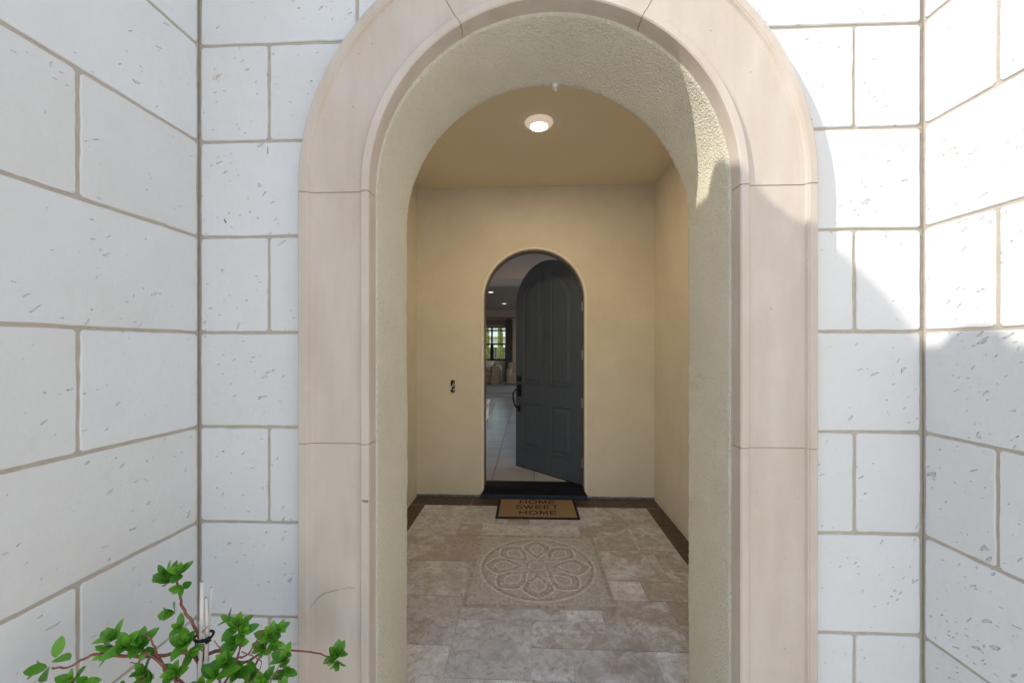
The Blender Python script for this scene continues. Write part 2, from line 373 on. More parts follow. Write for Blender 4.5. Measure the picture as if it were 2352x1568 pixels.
# ------------------------------------------------------------------ stone walls
def block(mb, x0, x1, z0, z1, place, hole=None):
    """a veneer block drawn in wall coordinates (a, z); place(a, z, d) gives the point, d = how far it stands proud"""
    x0 += G; x1 -= G; z0 += G; z1 -= G; rr = .007
    sd_ = random.random()*50
    pts = []
    def side(a, b):
        L = math.hypot(b[0]-a[0], b[1]-a[1]); n = max(2, int(L/.022))
        for i in range(n): k = i/n; pts.append((a[0]+(b[0]-a[0])*k, a[1]+(b[1]-a[1])*k))
    cs = [(x0+rr, z0), (x1-rr, z0), (x1, z0+rr), (x1, z1-rr), (x1-rr, z1), (x0+rr, z1), (x0, z1-rr), (x0, z0+rr)]
    for i in range(8): side(cs[i], cs[(i+1) % 8])
    out = []
    for (x, z) in pts:
        j = noise.noise(Vector((x*28+sd_, z*28, sd_)))*.0022 + noise.noise(Vector((x*5+sd_, z*5, sd_)))*.002
        cxm, czm = (x0+x1)/2, (z0+z1)/2
        d = Vector((x-cxm, z-czm)); d = Vector((d.x/(x1-x0), d.y/(z1-z0))); d.normalize()
        x += d.x*j; z += d.y*j
        if hole and z > -1:
            hx, hz, hr = hole
            if z > hz:
                r = math.hypot(x-hx, z-hz)
                if r < hr: k = hr/max(r, .05); x = hx+(x-hx)*k; z = hz+(z-hz)*k
            elif abs(x-hx) < hr: x = hx+hr*(1 if x > hx else -1)
        out.append((x, z))
    N = len(out); cxm = sum(p[0] for p in out)/N; czm = sum(p[1] for p in out)/N
    tilt = (random.random()-.5)*.0010
    fr = []; bkp = []; edge = []
    for (x, z) in out:
        bkp.append(place(x, z, -.008)); edge.append(place(x, z, -.0022+tilt))
        dx, dz = x-cxm, z-czm; L = math.hypot(dx, dz); s_ = 1-.003/L
        fr.append(place(cxm+dx*s_, czm+dz*s_, 0+tilt))
    v = bkp+edge+fr; f = []
    for a in (0, N):
        for i in range(N): f.append((a+i, a+(i+1) % N, a+N+(i+1) % N, a+N+i))
    f.append(tuple(2*N+i for i in range(N)))
    mb.add(v, f, (random.random(), random.random(), random.random()))
def wall_obj(root, mb, m, mort):
    mb.build('stone_veneer', m, root, tint=True); mort.build('mortar', M['mortar'], root)

# front wall
fw = empty('stone_wall', (0, 0, 0))
tag(fw, 'pale cast stone block wall facing the camera, pierced by the beige arch surround', 'wall')
mb = MB(); pf = lambda a, z, d: (a, YW-d, z)
hole = (CX, ZS, .79)
lj = {0: [], 1: [-.932]}
for r in range(len(ZLINES)-1):
    z0, z1 = ZLINES[r], ZLINES[r+1]
    two = (r % 2 == 1)     # r=7 is the row 2.269..2.616, split
    if z1 < 2.7:
        if two: block(mb, XL, -.932, z0, z1, pf); block(mb, -.932, -.60, z0, z1, pf, hole); block(mb, .70, 1.0975, z0, z1, pf, hole); block(mb, 1.0975, XR, z0, z1, pf)
        else: block(mb, XL, -.60, z0, z1, pf, hole); block(mb, .70, XR, z0, z1, pf, hole)
    elif r == 8: block(mb, XL, -.61, z0, z1, pf, hole); block(mb, -.61, .07, z0, z1, pf, hole); block(mb, .07, .62, z0, z1, pf, hole); block(mb, .62, XR, z0, z1, pf, hole)
    elif two:
        for a, b in ((XL, -.932), (-.932, -.3), (-.3, .36), (.36, 1.0975), (1.0975, XR)): block(mb, a, b, z0, z1, pf)
    else:
        for a, b in ((XL, -.61), (-.61, .07), (.07, .62), (.62, XR)): block(mb, a, b, z0, z1, pf)
mo = MB(); arch_wall(mo, CX, .76, ZS, -.2, XL-.3, XR+.3, 4.4, YW+.005)
arch_wall(mo, CX, .76, ZS, -.2, XL-.3, XR+.3, 4.4, YW+.02, True)
wall_obj(fw, mb, M['stone_f'], mo)

def side_wall(XC, sgn, slope, m, label, first_split, row_shift):
    root = empty('stone_wall', (XC, YW, 0)); root.location = (0, 0, 0); tag(root, label, 'wall')
    mb = MB()
    def pl(a, z, d):            # a = distance from the corner towards the camera side
        return (XC+sgn*slope*a-sgn*d, YW-a, z)
    END = 1.86
    for r in range(len(ZLINES)-3):
        z0, z1 = ZLINES[r], ZLINES[r+1]
        split = (r % 2 == row_shift)
        if first_split > .3: a = [.004, first_split if split else .765]
        else: a = [.004, first_split if split else .56]
        while a[-1] < END: a.append(min(END, a[-1]+.76) if END-a[-1]-.76 > .15 or END-a[-1] <= .76 else a[-1]+.76)
        for i in range(len(a)-1): block(mb, a[i], a[i+1], z0, z1, pl)
    for f_i in range(len(mb.f)):
        if sgn < 0: pass
    mo = MB(); x0 = XC+sgn*.0045; L = END
    w_ = .10
    v = [pl(0, -.2, -.0045), pl(L, -.2, -.0045), pl(L, 3.66, -.0045), pl(0, 3.66, -.0045)]
    v += [tuple(Vector(p)+Vector((sgn*w_, 0, 0))) for p in v]
    mo.add(v, [(0, 1, 2, 3), (7, 6, 5, 4), (1, 5, 6, 2), (3, 2, 6, 7), (0, 3, 7, 4)])
    wall_obj(root, mb, m, mo); return root
side_wall(XL, -1, .0205, M['stone_l'], 'pale stone block wall running toward the camera behind the leafy shrub', .384, 0)
side_wall(XR, 1, .0216, M['stone_r'], 'heavily pitted pale stone block wall running toward the camera, sunlit above a curved shadow line', .212, 1)

# roofs over the two wings (their edge throws the scalloped shadow)
def wing_roof(name, label, prof, X0, X1, under):
    root = empty(name, (X0, 0, under)); root.location = (0, 0, 0); tag(root, label, 'roof')
    n = len(prof); v = [(X0, y, z) for y, z in prof]+[(X1, y, z+(abs(X1-X0))*.0) for y, z in prof]
    v += [(X0, prof[0][0], under), (X0, prof[-1][0], under), (X1, prof[0][0], under), (X1, prof[-1][0], under)]
    f = [(i, i+1, n+i+1, n+i) for i in range(n-1)]
    f += [tuple(range(n-1, -1, -1))+(2*n, 2*n+1), tuple(range(n, 2*n))+(2*n+3, 2*n+2), (2*n, 2*n+2, 2*n+3, 2*n+1), (0, n, 2*n+2, 2*n), (n-1, 2*n+1, 2*n+3, 2*n-1)]
    newmesh('barrel_tiles', v, f, M['roof'], root)
def bump(y0, w_=.19, h=.062, base=3.716):
    return [(y0+w_*k/8, base+h*math.sin(math.pi*k/8)**.55) for k in range(1, 8)]
prof = []
for i in range(5): prof += [(-1.30+.25*i, 3.716)]+bump(-1.30+.25*i)+[(-1.30+.25*i+.19, 3.716)]
prof = [p for p in prof if -.56 < p[0] < -.16]
prof += [(-.147, 3.716), (-.108, 3.722), (-.099, 3.748), (-.067, 3.771), (-.025, 3.777), (.018, 3.771), (.051, 3.755), (.075, 3.718), (.132, 3.708), (.14, 3.718), (.166, 3.755), (.196, 3.785), (.239, 3.798), (.265, 3.808), (.281, 3.797), (.3, 3.785), (.321, 3.765), (.364, 3.766), (.374, 3.775), (.405, 3.802), (.462, 3.82), (.512, 3.848), (.556, 3.85), (.596, 3.815), (.63, 3.769), (.749, 3.772), (.80, 3.80), (.9, 3.83), (1.0, 3.80), (1.40, 3.79)]
wing_roof('tiled_roof', 'clay barrel tile roof edge above the left stone wall', prof, -1.28, -1.36, 3.64)
wing_roof('tiled_roof', 'clay barrel tile roof edge above the right stone wall', [(y, z-.03) for y, z in prof], 1.40, 1.60, 3.64)

# ------------------------------------------------------------------ arch surround
trim_prof = [(.0, .068), (.0, .004), (.004, 0), (.0255, 0), (.0295, .003), (.031, .0125), (.05, .0135), (.12, .0140), (.20, .0135), (.212, .0120), (.2175, .003), (.221, .0022), (.2225, 0), (.2455, 0), (.2496, .004), (.2496, .05)]
ts = empty('arch_surround', (0, 0, 0))
tag(ts, 'smooth beige precast stone arch surround with raised edge bands framing the entry', 'arch surround')
def path_pts(kind, a, b, n):
    o = []
    for i in range(n+1):
        t = a+(b-a)*i/n
        if kind == 'arc': o.append((CX, ZA, math.cos(t), math.sin(t)))
        elif kind == 'L': o.append((CX, t, -1, 0))
        else: o.append((CX, t, 1, 0))
    return o
def trim_seg(kind, a, b, n):
    P = path_pts(kind, a, b, n); mb = MB(); K = len(trim_prof)
    if kind == 'arc' and a < .1: P = [(CX, ZS+gj, 1, 0)]+P; n += 1
    if kind == 'arc' and b > 3.0: P = P+[(CX, ZS+gj, -1, 0)]; n += 1
    v = []; f = []
    sj = random.random()*.0016-.0008
    for (cx, cz, nx, nz) in P:
        for (dr, dy) in trim_prof:
            rr = RI+dr; v.append((cx+nx*rr, YF+dy+sj, cz+nz*rr))
    for i in range(n):
        for k in range(K-1): f.append((i*K+k, i*K+k+1, (i+1)*K+k+1, (i+1)*K+k))
    f.append(tuple(range(K))); f.append(tuple(n*K+k for k in range(K-1, -1, -1)))
    mb.add(v, f)
    o = mb.build('segment', M['trim'], ts, smooth=False)
    # smooth only around the arc
    return o
gj = .0018
zj = [-.05, .327, 1.197, ZS]
for kind in 'LR':
    for i in range(3): trim_seg(kind, zj[i]+gj, zj[i+1]-gj, 2)
ga = gj/.75
for a, b in ((R(0), R(61)), (R(61), R(119.5)), (R(119.5), R(180))): trim_seg('arc', a+(ga if a > .1 else 0), b-(ga if b < 3 else 0), 40)
# dark joint filler behind
jm = MB(); 
for rad in (RI+.0035,):
    p = arch_path(CX, rad, ZA, -.05, 60)
    K = len(trim_prof); v = []; f = []
    for i, (x, z) in enumerate(p):
        nx, nz = ((x-CX)/rad, (z-ZA)/rad) if z > ZA else ((1 if x > CX else -1), 0)
        bz = z if z <= ZA else ZA
        for (dr, dy) in trim_prof:
            rr = RI+min(max(dr, .003), .2466); v.append((CX+nx*rr, YF+dy+.003, bz+nz*rr))
    for i in range(len(p)-1):
        for k in range(K-1): f.append((i*K+k, i*K+k+1, (i+1)*K+k+1, (i+1)*K+k))
    jm.add(v, f)
jm.build('joint_mortar', simple_noise('trim_joint', (.44, .35, .28), (.50, .41, .33), 30, .95), ts)

# small marks on the precast trim and the stone
mk = random.Random(5)
def ribbon(pts, w_, y, m, name, parent):
    mb = MB()
    for i in range(len(pts)-1):
        a = Vector((pts[i][0], pts[i][1])); b = Vector((pts[i+1][0], pts[i+1][1])); d = (b-a).normalized(); n_ = Vector((-d.y, d.x))*w_/2*mk.uniform(.5, 1.1)
        q_ = [a-n_, b-n_, b+n_, a+n_]; mb.add([(p_.x, y, p_.y) for p_ in q_], [(0, 1, 2, 3)])
    return mb.build(name, m, parent)
ck = [(712, 1402), (716, 1390), (724, 1380), (734, 1369), (744, 1362), (760, 1358), (776, 1354), (790, 1351), (800, 1348), (814, 1350)]
def on_front(u, v, Y): r_ = pt(u, v, 1.0); k = Y/r_.y; return (r_.x*k, 1.528+(r_.z-1.528)*k)
ribbon([on_front(u, v, YF+.0125) for u, v in ck], .0016, YF+.0125, M['hole'] if False else M['crack'], 'hairline_crack', ts)
cp = [on_front(u, v, YF-.001) for u, v in ((829, 1148), (846, 1148), (845, 1155), (834, 1152))]
newmesh('chip', [(x, YF-.0008, z) for x, z in cp], [(0, 1, 2, 3)], M['crack'], ts)
sm = MB()
for k in range(26):
    u = mk.gauss(497, 8); v = 176+(u-497)*-.25+mk.gauss(0, 4.5); x, z = on_front(u, v, YW-.0012); L = mk.uniform(.003, .010); a = R(35+mk.uniform(-15, 15)); w_ = .0011
    d = Vector((math.cos(a), math.sin(a))); n_ = Vector((-d.y, d.x))*w_
    c_ = Vector((x, z)); q_ = [c_-d*L/2-n_, c_+d*L/2-n_*.3, c_+d*L/2+n_*.3, c_-d*L/2+n_]
    sm.add([(p_.x, YW-.0012-k*.00001, p_.y) for p_ in q_], [(0, 1, 2, 3)])
sm.build('orange_scuff', M['patch'], fw)
ribbon([on_front(615, v, YW-.0012) for v in (336, 342, 346, 354)], .0022, YW-.0014, M['crack'], 'dark_mark', fw)
ribbon([on_front(u, v, YW-.0012) for u, v in ((515, 503), (517, 508), (519, 512))], .005, YW-.0014, M['crack'], 'dark_mark', fw)

# ------------------------------------------------------------------ stucco passage
pw = empty('entry_arch', (0, 0, 0)); tag(pw, 'cream sand stucco barrel arch passage leading into the porch', 'archway')
RP = RI-.004
p = arch_path(CX, RP, ZS, -.02, 260, .014)
ny = 34; mb = MB(); v = []; f = []
for (x, z) in p:
    nx, nz = ((x-CX)/RP, (z-ZS)/RP) if z > ZS else ((1 if x > CX else -1), 0)
    for j in range(ny+1):
        y = YS-.002+(YR-YS+.002)*j/ny
        h = noise.noise(Vector((x*90, y*90, z*90)))*.0012+noise.noise(Vector((x*160, y*160, z*160)))*.0012
        e = 0
        if j >= ny-1: e = (.002, .0075)[j-ny+1]
        if j > ny-3: h *= 2.6
        h += noise.noise(Vector((x*7, y*3, z*7)))*.0035
        zl = z+.018*(1-j/ny)*min(1, max(0, (z-ZS)/.15))
        if j == 0: v.append((x+nx*.02, YS-.006, zl+nz*.02)); y = YS-.006
        v.append((x-nx*h+nx*e, y, zl-nz*h+nz*e))
W_ = ny+2
for i in range(len(p)-1):
    for j in range(ny+1): f.append((i*W_+j, (i+1)*W_+j, (i+1)*W_+j+1, i*W_+j+1))
mb.add(v, f); mb.build('soffit', M['stucco'], pw, smooth=True)
mb = MB(); arch_wall(mb, CX, RP+.007, ZS, -.02, RXL-.15, RXR+.15, ZC+.1, YR+.001, True, 64)
mb.build('rear_face', M['stucco_in'], pw)

# ------------------------------------------------------------------ porch room
pr = empty('porch_walls', (0, 0, 0)); tag(pr, 'cream stucco porch walls around the dark front door', 'wall')
mb = MB(); arch_wall(mb, DCX, DR, DZS, 0, RXL, RXR, ZC, YB, False, 48)
v = []; f = []
pp = arch_path(DCX, DR, DZS, 0, 48)
# rounded stucco return into the door frame
rnd = [(0, 0), (-.004, .003), (-.006, .008), (-.006, .05)]
for (x, z) in pp:
    nx, nz = ((x-DCX)/DR, (z-DZS)/DR) if z > DZS else ((1 if x > DCX else -1), 0)
    for (dr, dy) in rnd: v.append((x+nx*dr, YB+dy, z+nz*dr))
for i in range(len(pp)-1):
    for k in range(3): f.append((i*4+k, (i+1)*4+k, (i+1)*4+k+1, i*4+k+1))
mb.add(v, f); mb.build('back_wall', M['stucco_in'], pr)
MB().add([(RXL, YR, 0), (RXL, YB, 0), (RXL, YB, ZC), (RXL, YR, ZC)], [(0, 1, 2, 3)]).build('side_wall', M['stucco_in'], pr)
MB().add([(RXR, YR, 0), (RXR, YB, 0), (RXR, YB, ZC), (RXR, YR, ZC)], [(3, 2, 1, 0)]).build('side_wall', M['stucco_in'], pr)
sc_ = MB()
for a, b in ((RXL, -.50), (.60, RXR)):
    n = 14; v = []; f = []
    for i in range(n+1):
        x = a+(b-a)*i/n; h = .022+random.random()*.004
        v += [(x, YB-.004, 0), (x, YB-.006, h), (x, YB, h+.002)]
    for i in range(n):
        for k in range(2): f.append((i*3+k, (i+1)*3+k, (i+1)*3+k+1, i*3+k+1))
    sc_.add(v, f)
sc_.build('weep_screed', M['screed'], pr)
cm = MB().box(RXL-.1, RXR+.1, YR-.3, YB+.1, ZC, ZC+.12); tag(cm.build('porch_ceiling', M['ceil']), kind='structure')
# outer skin so that no daylight leaks in
sh = MB(); sh.box(-1.6, 1.75, YW+.10, YB+.3, 4.2, 4.4); sh.box(-1.5, -1.25, YW+.06, YB+.3, -.1, 4.2); sh.box(1.42, 1.6, YW+.06, YB+.3, -.1, 4.2)
tag(sh.build('entry_roof', M['roof']), 'flat roof and outer shell above the entry porch', 'roof')

# floor
S_ = .2035; gx = lambda i: .01+S_*i; gy = lambda j: 2.46+S_*j
T = [(-5, -3, 4, 6, 0), (-5, -3, 6, 7, .2), (-3, -2, 4, 5, 1), (-3, -1, 5, 7, .1), (-2, 0, 4, 5, 0), (0, 2, 4, 5, .1), (-1, 0, 5, 6, .9), (-1, 0, 6, 7, .2), (0, 2, 5, 7, 0),
     (2, 2.5, 4, 5, 1), (2, 3, 5, 6, .2), (2, 3, 6, 7, .1), (3, 5.42, 5, 7, .55), (2.5, 4, 3, 5, .75), (4, 5.42, 3, 5, .35), (2.5, 4.5, 1, 3, .55), (4.5, 5.42, 1, 3, .6),
     (2.5, 3.5, 0, 1, -.6), (3.5, 5.42, 0, 1, .9), (2.5, 4, -2, 0, .7), (2, 2.5, -2, -.5, .7), (4, 5.42, -1, 0, .9), (4, 5.42, -2, -1, .6),
     (1, 2, -1, -.5, -.4), (-2, 1, -1, -.5, .5), (-2, 0, -3, -1, 0), (0, 2, -2, -1, .8), (0, 1, -3, -2, .3), (1, 3, -4, -2, .5), (3, 5.42, -4, -2, -.2), (-2, 0, -5, -3, 0), (0, 1, -4, -3, .3),
     (-5, -3, 2, 4, .75), (-3, -2, 2, 4, 1.0), (-3, -2, 0, 2, .35), (-5, -3, 0, 2, .25), (-5, -2, -2, 0, .3), (-5, -2, -4, -2, -.3), (-5, -2, -5, -4, .2), (0, 2, -5, -4, 0), (2, 5.42, -5, -4, .2)]
flr = MB()
for (a, b, c, d, br) in T:
    x0, x1, y0, y1 = gx(a)+.0022, min(gx(b), 1.112)-.0022, gy(c)+.0022, gy(d)-.0022
    if (a, b, c, d) == (2.5, 4, -2, 0): x0 -= .0016
    if (a, b, c, d) == (2, 2.5, -2, -.5): x1 += .0014
    rnd_ = random.random()
    tnt = (random.random(), .35+.5*random.random() if br >= 0 else 1.0, max(0, min(1, br)))
    if a in (2, 2.5) and (c == -2): tnt = (.37, .5, .6)
    flr.box(x0, x1, y0, y1, 0, .004, tnt, 0)
fo = flr.build('porch_floor', M['trav'], tint=True); tag(fo, kind='structure')
tag(MB().add([(-1.3, 1.30, 0), (1.45, 1.30, 0), (1.45, 4.3, 0), (-1.3, 4.3, 0)], [(0, 1, 2, 3)]).build('floor_grout', M['grout']), kind='structure')
bd = MB()
ys = [1.45, 2.08, 2.69, 3.30, 3.876]
for i in range(len(ys)-1):
    bd.box(RXL+.004, -1.013, ys[i]+.0015, ys[i+1]-.0015, 0, .005, (1, 1, 1)); 
ys = [1.45, 2.30, 2.904, 3.50, 3.876]
for i in range(len(ys)-1): bd.box(1.116, RXR-.004, ys[i]+.0015, ys[i+1]-.0015, 0, .005)
xs = [RXL+.004, -.563, .05, .652, RXR-.004]
for i in range(4): bd.box(xs[i]+.0015, xs[i+1]-.0015, 3.893, YB-.004, 0, .005)
tag(bd.build('floor_border', M['wood_tile']), kind='structure')

# ------------------------------------------------------------------ mosaic medallion
md = empty('floor_mosaic', (.058, 2.82, .004))
tag(md, 'square stone mosaic medallion with an eight petal flower set in the porch floor', 'mosaic')
H_ = .458
MB().box(-H_, H_, -H_, H_, -.003, .0005).build('bedding', M['mosaic_grout'], md)
LT = [(.72, .69, .66), (.78, .75, .72), (.66, .62, .585), (.70, .67, .65)]
LTB = [(.75, .73, .71), (.79, .77, .75), (.71, .69, .66)]
DK = [(.43, .35, .30), (.49, .415, .36), (.39, .325, .285), (.52, .455, .405), (.57, .515, .47)]
occupied = []
def tess(mb, cx, cy, ux, uy, a, b, colr, h=.0022):
    """one small stone centred at cx,cy, half length a along (ux,uy), half width b"""
    vx, vy = -uy, ux; j = lambda: random.uniform(-.0009, .0009)
    q = [(cx+ux*sa*a+vx*sb*b+j(), cy+uy*sa*a+vy*sb*b+j()) for sa, sb in ((-1, -1), (1, -1), (1, 1), (-1, 1))]
    hh = h+random.uniform(-.0003, .0004)
    v = [(x, y, 0) for x, y in q]+[(cx+(x-cx)*.93, cy+(y-cy)*.93, hh) for x, y in q]
    k = random.uniform(.9, 1.06); cc = tuple(x*k for x in colr)
    mb.add(v, [(4, 5, 6, 7), (0, 1, 5, 4), (1, 2, 6, 5), (2, 3, 7, 6), (3, 0, 4, 7)], cc)
    occupied.append((cx, cy, max(a, b)))
def along(mb, pts, step, b, pal, gap=.0018, dark=0):
    """stones along a polyline"""
    acc = 0; L = 0; seg = []
    for i in range(len(pts)-1):
        d = math.hypot(pts[i+1][0]-pts[i][0], pts[i+1][1]-pts[i][1]); seg.append((L, d)); L += d
    n = max(1, round(L/step)); st = L/n
    for k in range(n):
        s = (k+.5)*st
        for i, (l0, d) in enumerate(seg):
            if l0+d >= s or i == len(seg)-1:
                t = (s-l0)/d; x = pts[i][0]+(pts[i+1][0]-pts[i][0])*t; y = pts[i][1]+(pts[i+1][1]-pts[i][1])*t
                ux, uy = (pts[i+1][0]-pts[i][0])/d, (pts[i+1][1]-pts[i][1])/d; break
        c = random.choice(pal)
        tess(mb, x, y, ux, uy, (st-gap)/2, b, c)
# border
bo = MB(); q = H_-.014
for (x0, y0, x1, y1) in ((-q, -q, q, -q), (q, -q, q, q), (q, q, -q, q), (-q, q, -q, -q)):
    along(bo, [(x0, y0), (x1, y1)], .024, .0115, DK)
bo.build('border', M['tess'], md, tint=True)
# ring
rg = MB(); cen = lambda r, n=96: [(r*math.cos(2*math.pi*i/n), r*math.sin(2*math.pi*i/n)) for i in range(n+1)]
along(rg, cen(.398), .020, .009, LT); along(rg, cen(.376), .021, .0095, DK[:4])
rg.build('ring', M['tess'], md, tint=True)
# petals
pe = MB()
def petal(ang, r0, r1, wd, s=48):
    o = []
    for i in range(s+1):
        t = i/s; tt = t*2 if t <= .5 else (1-t)*2
        r = r0+(r1-r0)*tt; wv = wd*math.sin(math.pi*min(1, tt**1.45)) if 0 < tt < 1 else 0
        sg = 1 if t <= .5 else -1
        x, y = r, sg*wv
        o.append((x*math.cos(ang)-y*math.sin(ang), x*math.sin(ang)+y*math.cos(ang)))
    return o
for k in range(8):
    a = k*math.pi/4
    along(pe, petal(a, .075, .372, .108), .016, .0072, LTB)
    along(pe, petal(a, .085, .350, .089), .0150, .0068, DK[:4])
    along(pe, petal(a, .105, .326, .070), .014, .0062, DK+[LT[2]])
    along(pe, petal(a, .140, .300, .050), .014, .0062, LTB)
for r, pal in ((.058, LT), (.074, DK), (.089, [DK[4], LT[2]])): along(pe, cen(r, 40), .014, .0065, pal)
pe.build('petals', M['tess'], md, tint=True)
fl = MB(); grid = {}
for (x, y, r) in occupied: grid.setdefault((int(x//.03), int(y//.03)), []).append((x, y, r))
def free(x, y, r):
    gx_, gy_ = int(x//.03), int(y//.03)
    for i in (-1, 0, 1):
        for j in (-1, 0, 1):
            for (a, b, c) in grid.get((gx_+i, gy_+j), ()):
                if (a-x)**2+(b-y)**2 < (r+c*.86)**2: return False
    return True
for rad in (.0085, .0062, .0042):
    for _ in range(9000 if rad > .005 else 12000):
        x = random.uniform(-q+.017, q-.017); y = random.uniform(-q+.017, q-.017)
        if free(x, y, rad*.95):
            a = random.random()*math.pi; occupied.clear()
            tess(fl, x, y, math.cos(a), math.sin(a), rad*.98, rad*.86, random.choice([(.60, .57, .54), (.64, .61, .58), (.57, .53, .50), (.62, .60, .58), (.52, .47, .42)])); grid.setdefault((int(x//.03), int(y//.03)), []).append((x, y, rad*.95))
fl.build('ground_stones', M['tess'], md, tint=True)

# ------------------------------------------------------------------ door mat
dm = empty('doormat', (.076, 3.815, .006)); tag(dm, 'coir doormat reading HOME SWEET HOME with black rubber border in front of the door', 'doormat')
dm.rotation_euler = (0, 0, R(.3))
MB().box(-.378, .378, -.226, .226, 0, .010, bev=.003).build('rubber_border', M['black'], dm)
MB().box(-.354, .354, -.202, .202, .005, .016, bev=.004).build('coir_pile', M['coir'], dm)
lt = MB(); zt0, zt1 = .0155, .0172
def stroke(pts, w_=.0105):
    for i in range(len(pts)-1):
        a, b = Vector(pts[i]), Vector(pts[i+1]); d = (b-a).normalized(); n_ = Vector((-d.y, d.x))*w_/2
        a = a-d*w_*.25; b = b+d*w_*.25
        q_ = [a-n_, b-n_, b+n_, a+n_]; jj = random.uniform(0, .0003)
        v = [(p_.x, p_.y, zt0) for p_ in q_]+[(p_.x, p_.y, zt1+jj) for p_ in q_]
        lt.add(v, [(4, 5, 6, 7), (0, 1, 5, 4), (1, 2, 6, 5), (2, 3, 7, 6), (3, 0, 4, 7)])
def arc(cx, cy, rx, ry, a0, a1, n=20): return [(cx+rx*math.cos(R(a0+(a1-a0)*i/n)), cy+ry*math.sin(R(a0+(a1-a0)*i/n))) for i in range(n+1)]
def letter(ch, x, y, w_, h):
    if ch == 'H': stroke([(x, y), (x, y+h)]); stroke([(x+w_, y), (x+w_, y+h)]); stroke([(x, y+h*.52), (x+w_, y+h*.52)])
    if ch == 'O': stroke(arc(x+w_/2, y+h/2, w_/2, h/2, 0, 360, 32))
    if ch == 'M': stroke([(x, y), (x+.004, y+h), (x+w_/2, y+h*.12), (x+w_-.004, y+h), (x+w_, y)])
    if ch == 'E': stroke([(x, y), (x, y+h)]); [stroke([(x, y+h*k), (x+w_, y+h*k)]) for k in (0, .5, 1)]
    if ch == 'W': stroke([(x, y+h), (x+w_*.27, y), (x+w_*.5, y+h*.85), (x+w_*.73, y), (x+w_, y+h)])
    if ch == 'T': stroke([(x, y+h), (x+w_, y+h)]); stroke([(x+w_/2, y), (x+w_/2, y+h)])
    if ch == 'S': stroke(arc(x+w_/2, y+h*.76, w_*.46, h*.24, 20, 250, 16)+arc(x+w_/2, y+h*.25, w_*.5, h*.25, 90, -160, 16))
def word(s, y, h, cells):
    for ch, (x0, x1) in zip(s, cells): letter(ch, x0, y, x1-x0, h)
word('HOME', .096, .080, [(-.160, -.102), (-.074, .000), (.026, .092), (.122, .172)])
word('SWEET', -.030, .080, [(-.196, -.142), (-.124, -.038), (-.010, .040), (.068, .118), (.142, .198)])
word('HOME', -.160, .080, [(-.160, -.102), (-.074, .000), (.026, .092), (.122, .172)])
lt.build('lettering', M['coir_black'], dm)

# ------------------------------------------------------------------ door frame and threshold
df = empty('door_frame', (DCX, YB, 0)); df.location = (0, 0, 0)
tag(df, 'arched door frame with dark raised threshold around the open front door', 'door frame')
def arch_ring(mb, prof, z0, n=48, cx=DCX, zs=DZS):
    v = []; f = []; K = len(prof); base = arch_path(cx, 1.0, zs, z0, n)
    for (x, z) in base:
        if z > zs+1e-9: nx, nz = x-cx, z-zs; bz = zs
        else: nx, nz = (1 if x > cx else -1), 0; bz = z
        for (r, y) in prof: v.append((cx+nx*r, y, bz+nz*r))
    for i in range(len(base)-1):
        for k in range(K-1): f.append((i*K+k, (i+1)*K+k, (i+1)*K+k+1, i*K+k+1))
    mb.add(v, f)
cs_ = MB(); arch_ring(cs_, [(.537, YB+.002), (.5365, YB-.007), (.532, YB-.010), (.528, YB-.008), (.526, YB-.006), (.524, YB-.010), (.517, YB-.011), (.5135, YB-.008), (.513, YB+.05)], .045)
cs_.build('casing', M['casing'], df)
jb = MB(); arch_ring(jb, [(.5135, YB+.045), (.507, YB+.046), (.507, YB+.10), (.507, YB+.17), (.56, YB+.17)], .095)
jb.build('jamb', M['jamb'], df)
th = empty('x')
bpy.data.objects.remove(th)
MB().box(-.492, .590, YB-.052, YB+.03, .004, .046, bev=.004).build('sill_nosing', M['nosing'], df)
si = MB(); si.box(-.478, .578, YB-.03, YB+.05, .046, .060, bev=.002); si.box(-.474, .574, YB-.012, YB+.06, .060, .074, bev=.002); si.box(-.470, .570, YB+.006, YB+.08, .074, .088, bev=.002); si.box(-.457, .557, YB+.03, YB+.21, .04, .100, bev=.002)
si.build('threshold', M['sill'], df)

# ------------------------------------------------------------------ door
HX, HY = .553, YB+.10
dr = empty('front_door', (HX, HY, .108)); dr.rotation_euler = (0, 0, R(-44.3))
tag(dr, 'dark slate blue arched panel door standing half open into the house', 'door')
WD, DZ = .995, 1.912          # leaf width, spring height above its foot; leaf lies along -x, outside face at y=0 facing -y
def leaf_outline(ins=0):
    cx = -WD/2; rr = WD/2-ins
    o = [(-ins if False else cx+rr, ins)]
    for i in range(49): a = math.pi*i/48; o.append((cx+rr*math.cos(a), DZ+rr*math.sin(a)))
    o.append((cx-rr, ins)); return o
o_ = leaf_outline(); N = len(o_)
v = [(x, -.0, z) for x, z in o_]+[(x, .044, z) for x, z in o_]
f = [tuple(range(N)), tuple(range(2*N-1, N-1, -1))]+[(i, N+i, N+(i+1) % N, (i+1) % N) for i in range(N)]
newmesh('leaf', v, f, M['door'], dr)
cxd = -WD/2
def panel(side, z0, z1, ins, arch):
    """outline of a panel; side -1 = free half, 1 = hinge half"""
    xa, xb = .055+ins, .372-ins
    o = []
    if arch:
        rr = .372-ins; o = [(xa, z0+ins), (xb, z0+ins)]
        a1 = math.acos(xa/rr)
        for i in range(25): a = a1*i/24; o.append((rr*math.cos(a), DZ+rr*math.sin(a)))
    else: o = [(xa, z0+ins), (xb, z0+ins), (xb, z1-ins), (xa, z1-ins)]
    return [(cxd+side*x, z) for x, z in o]
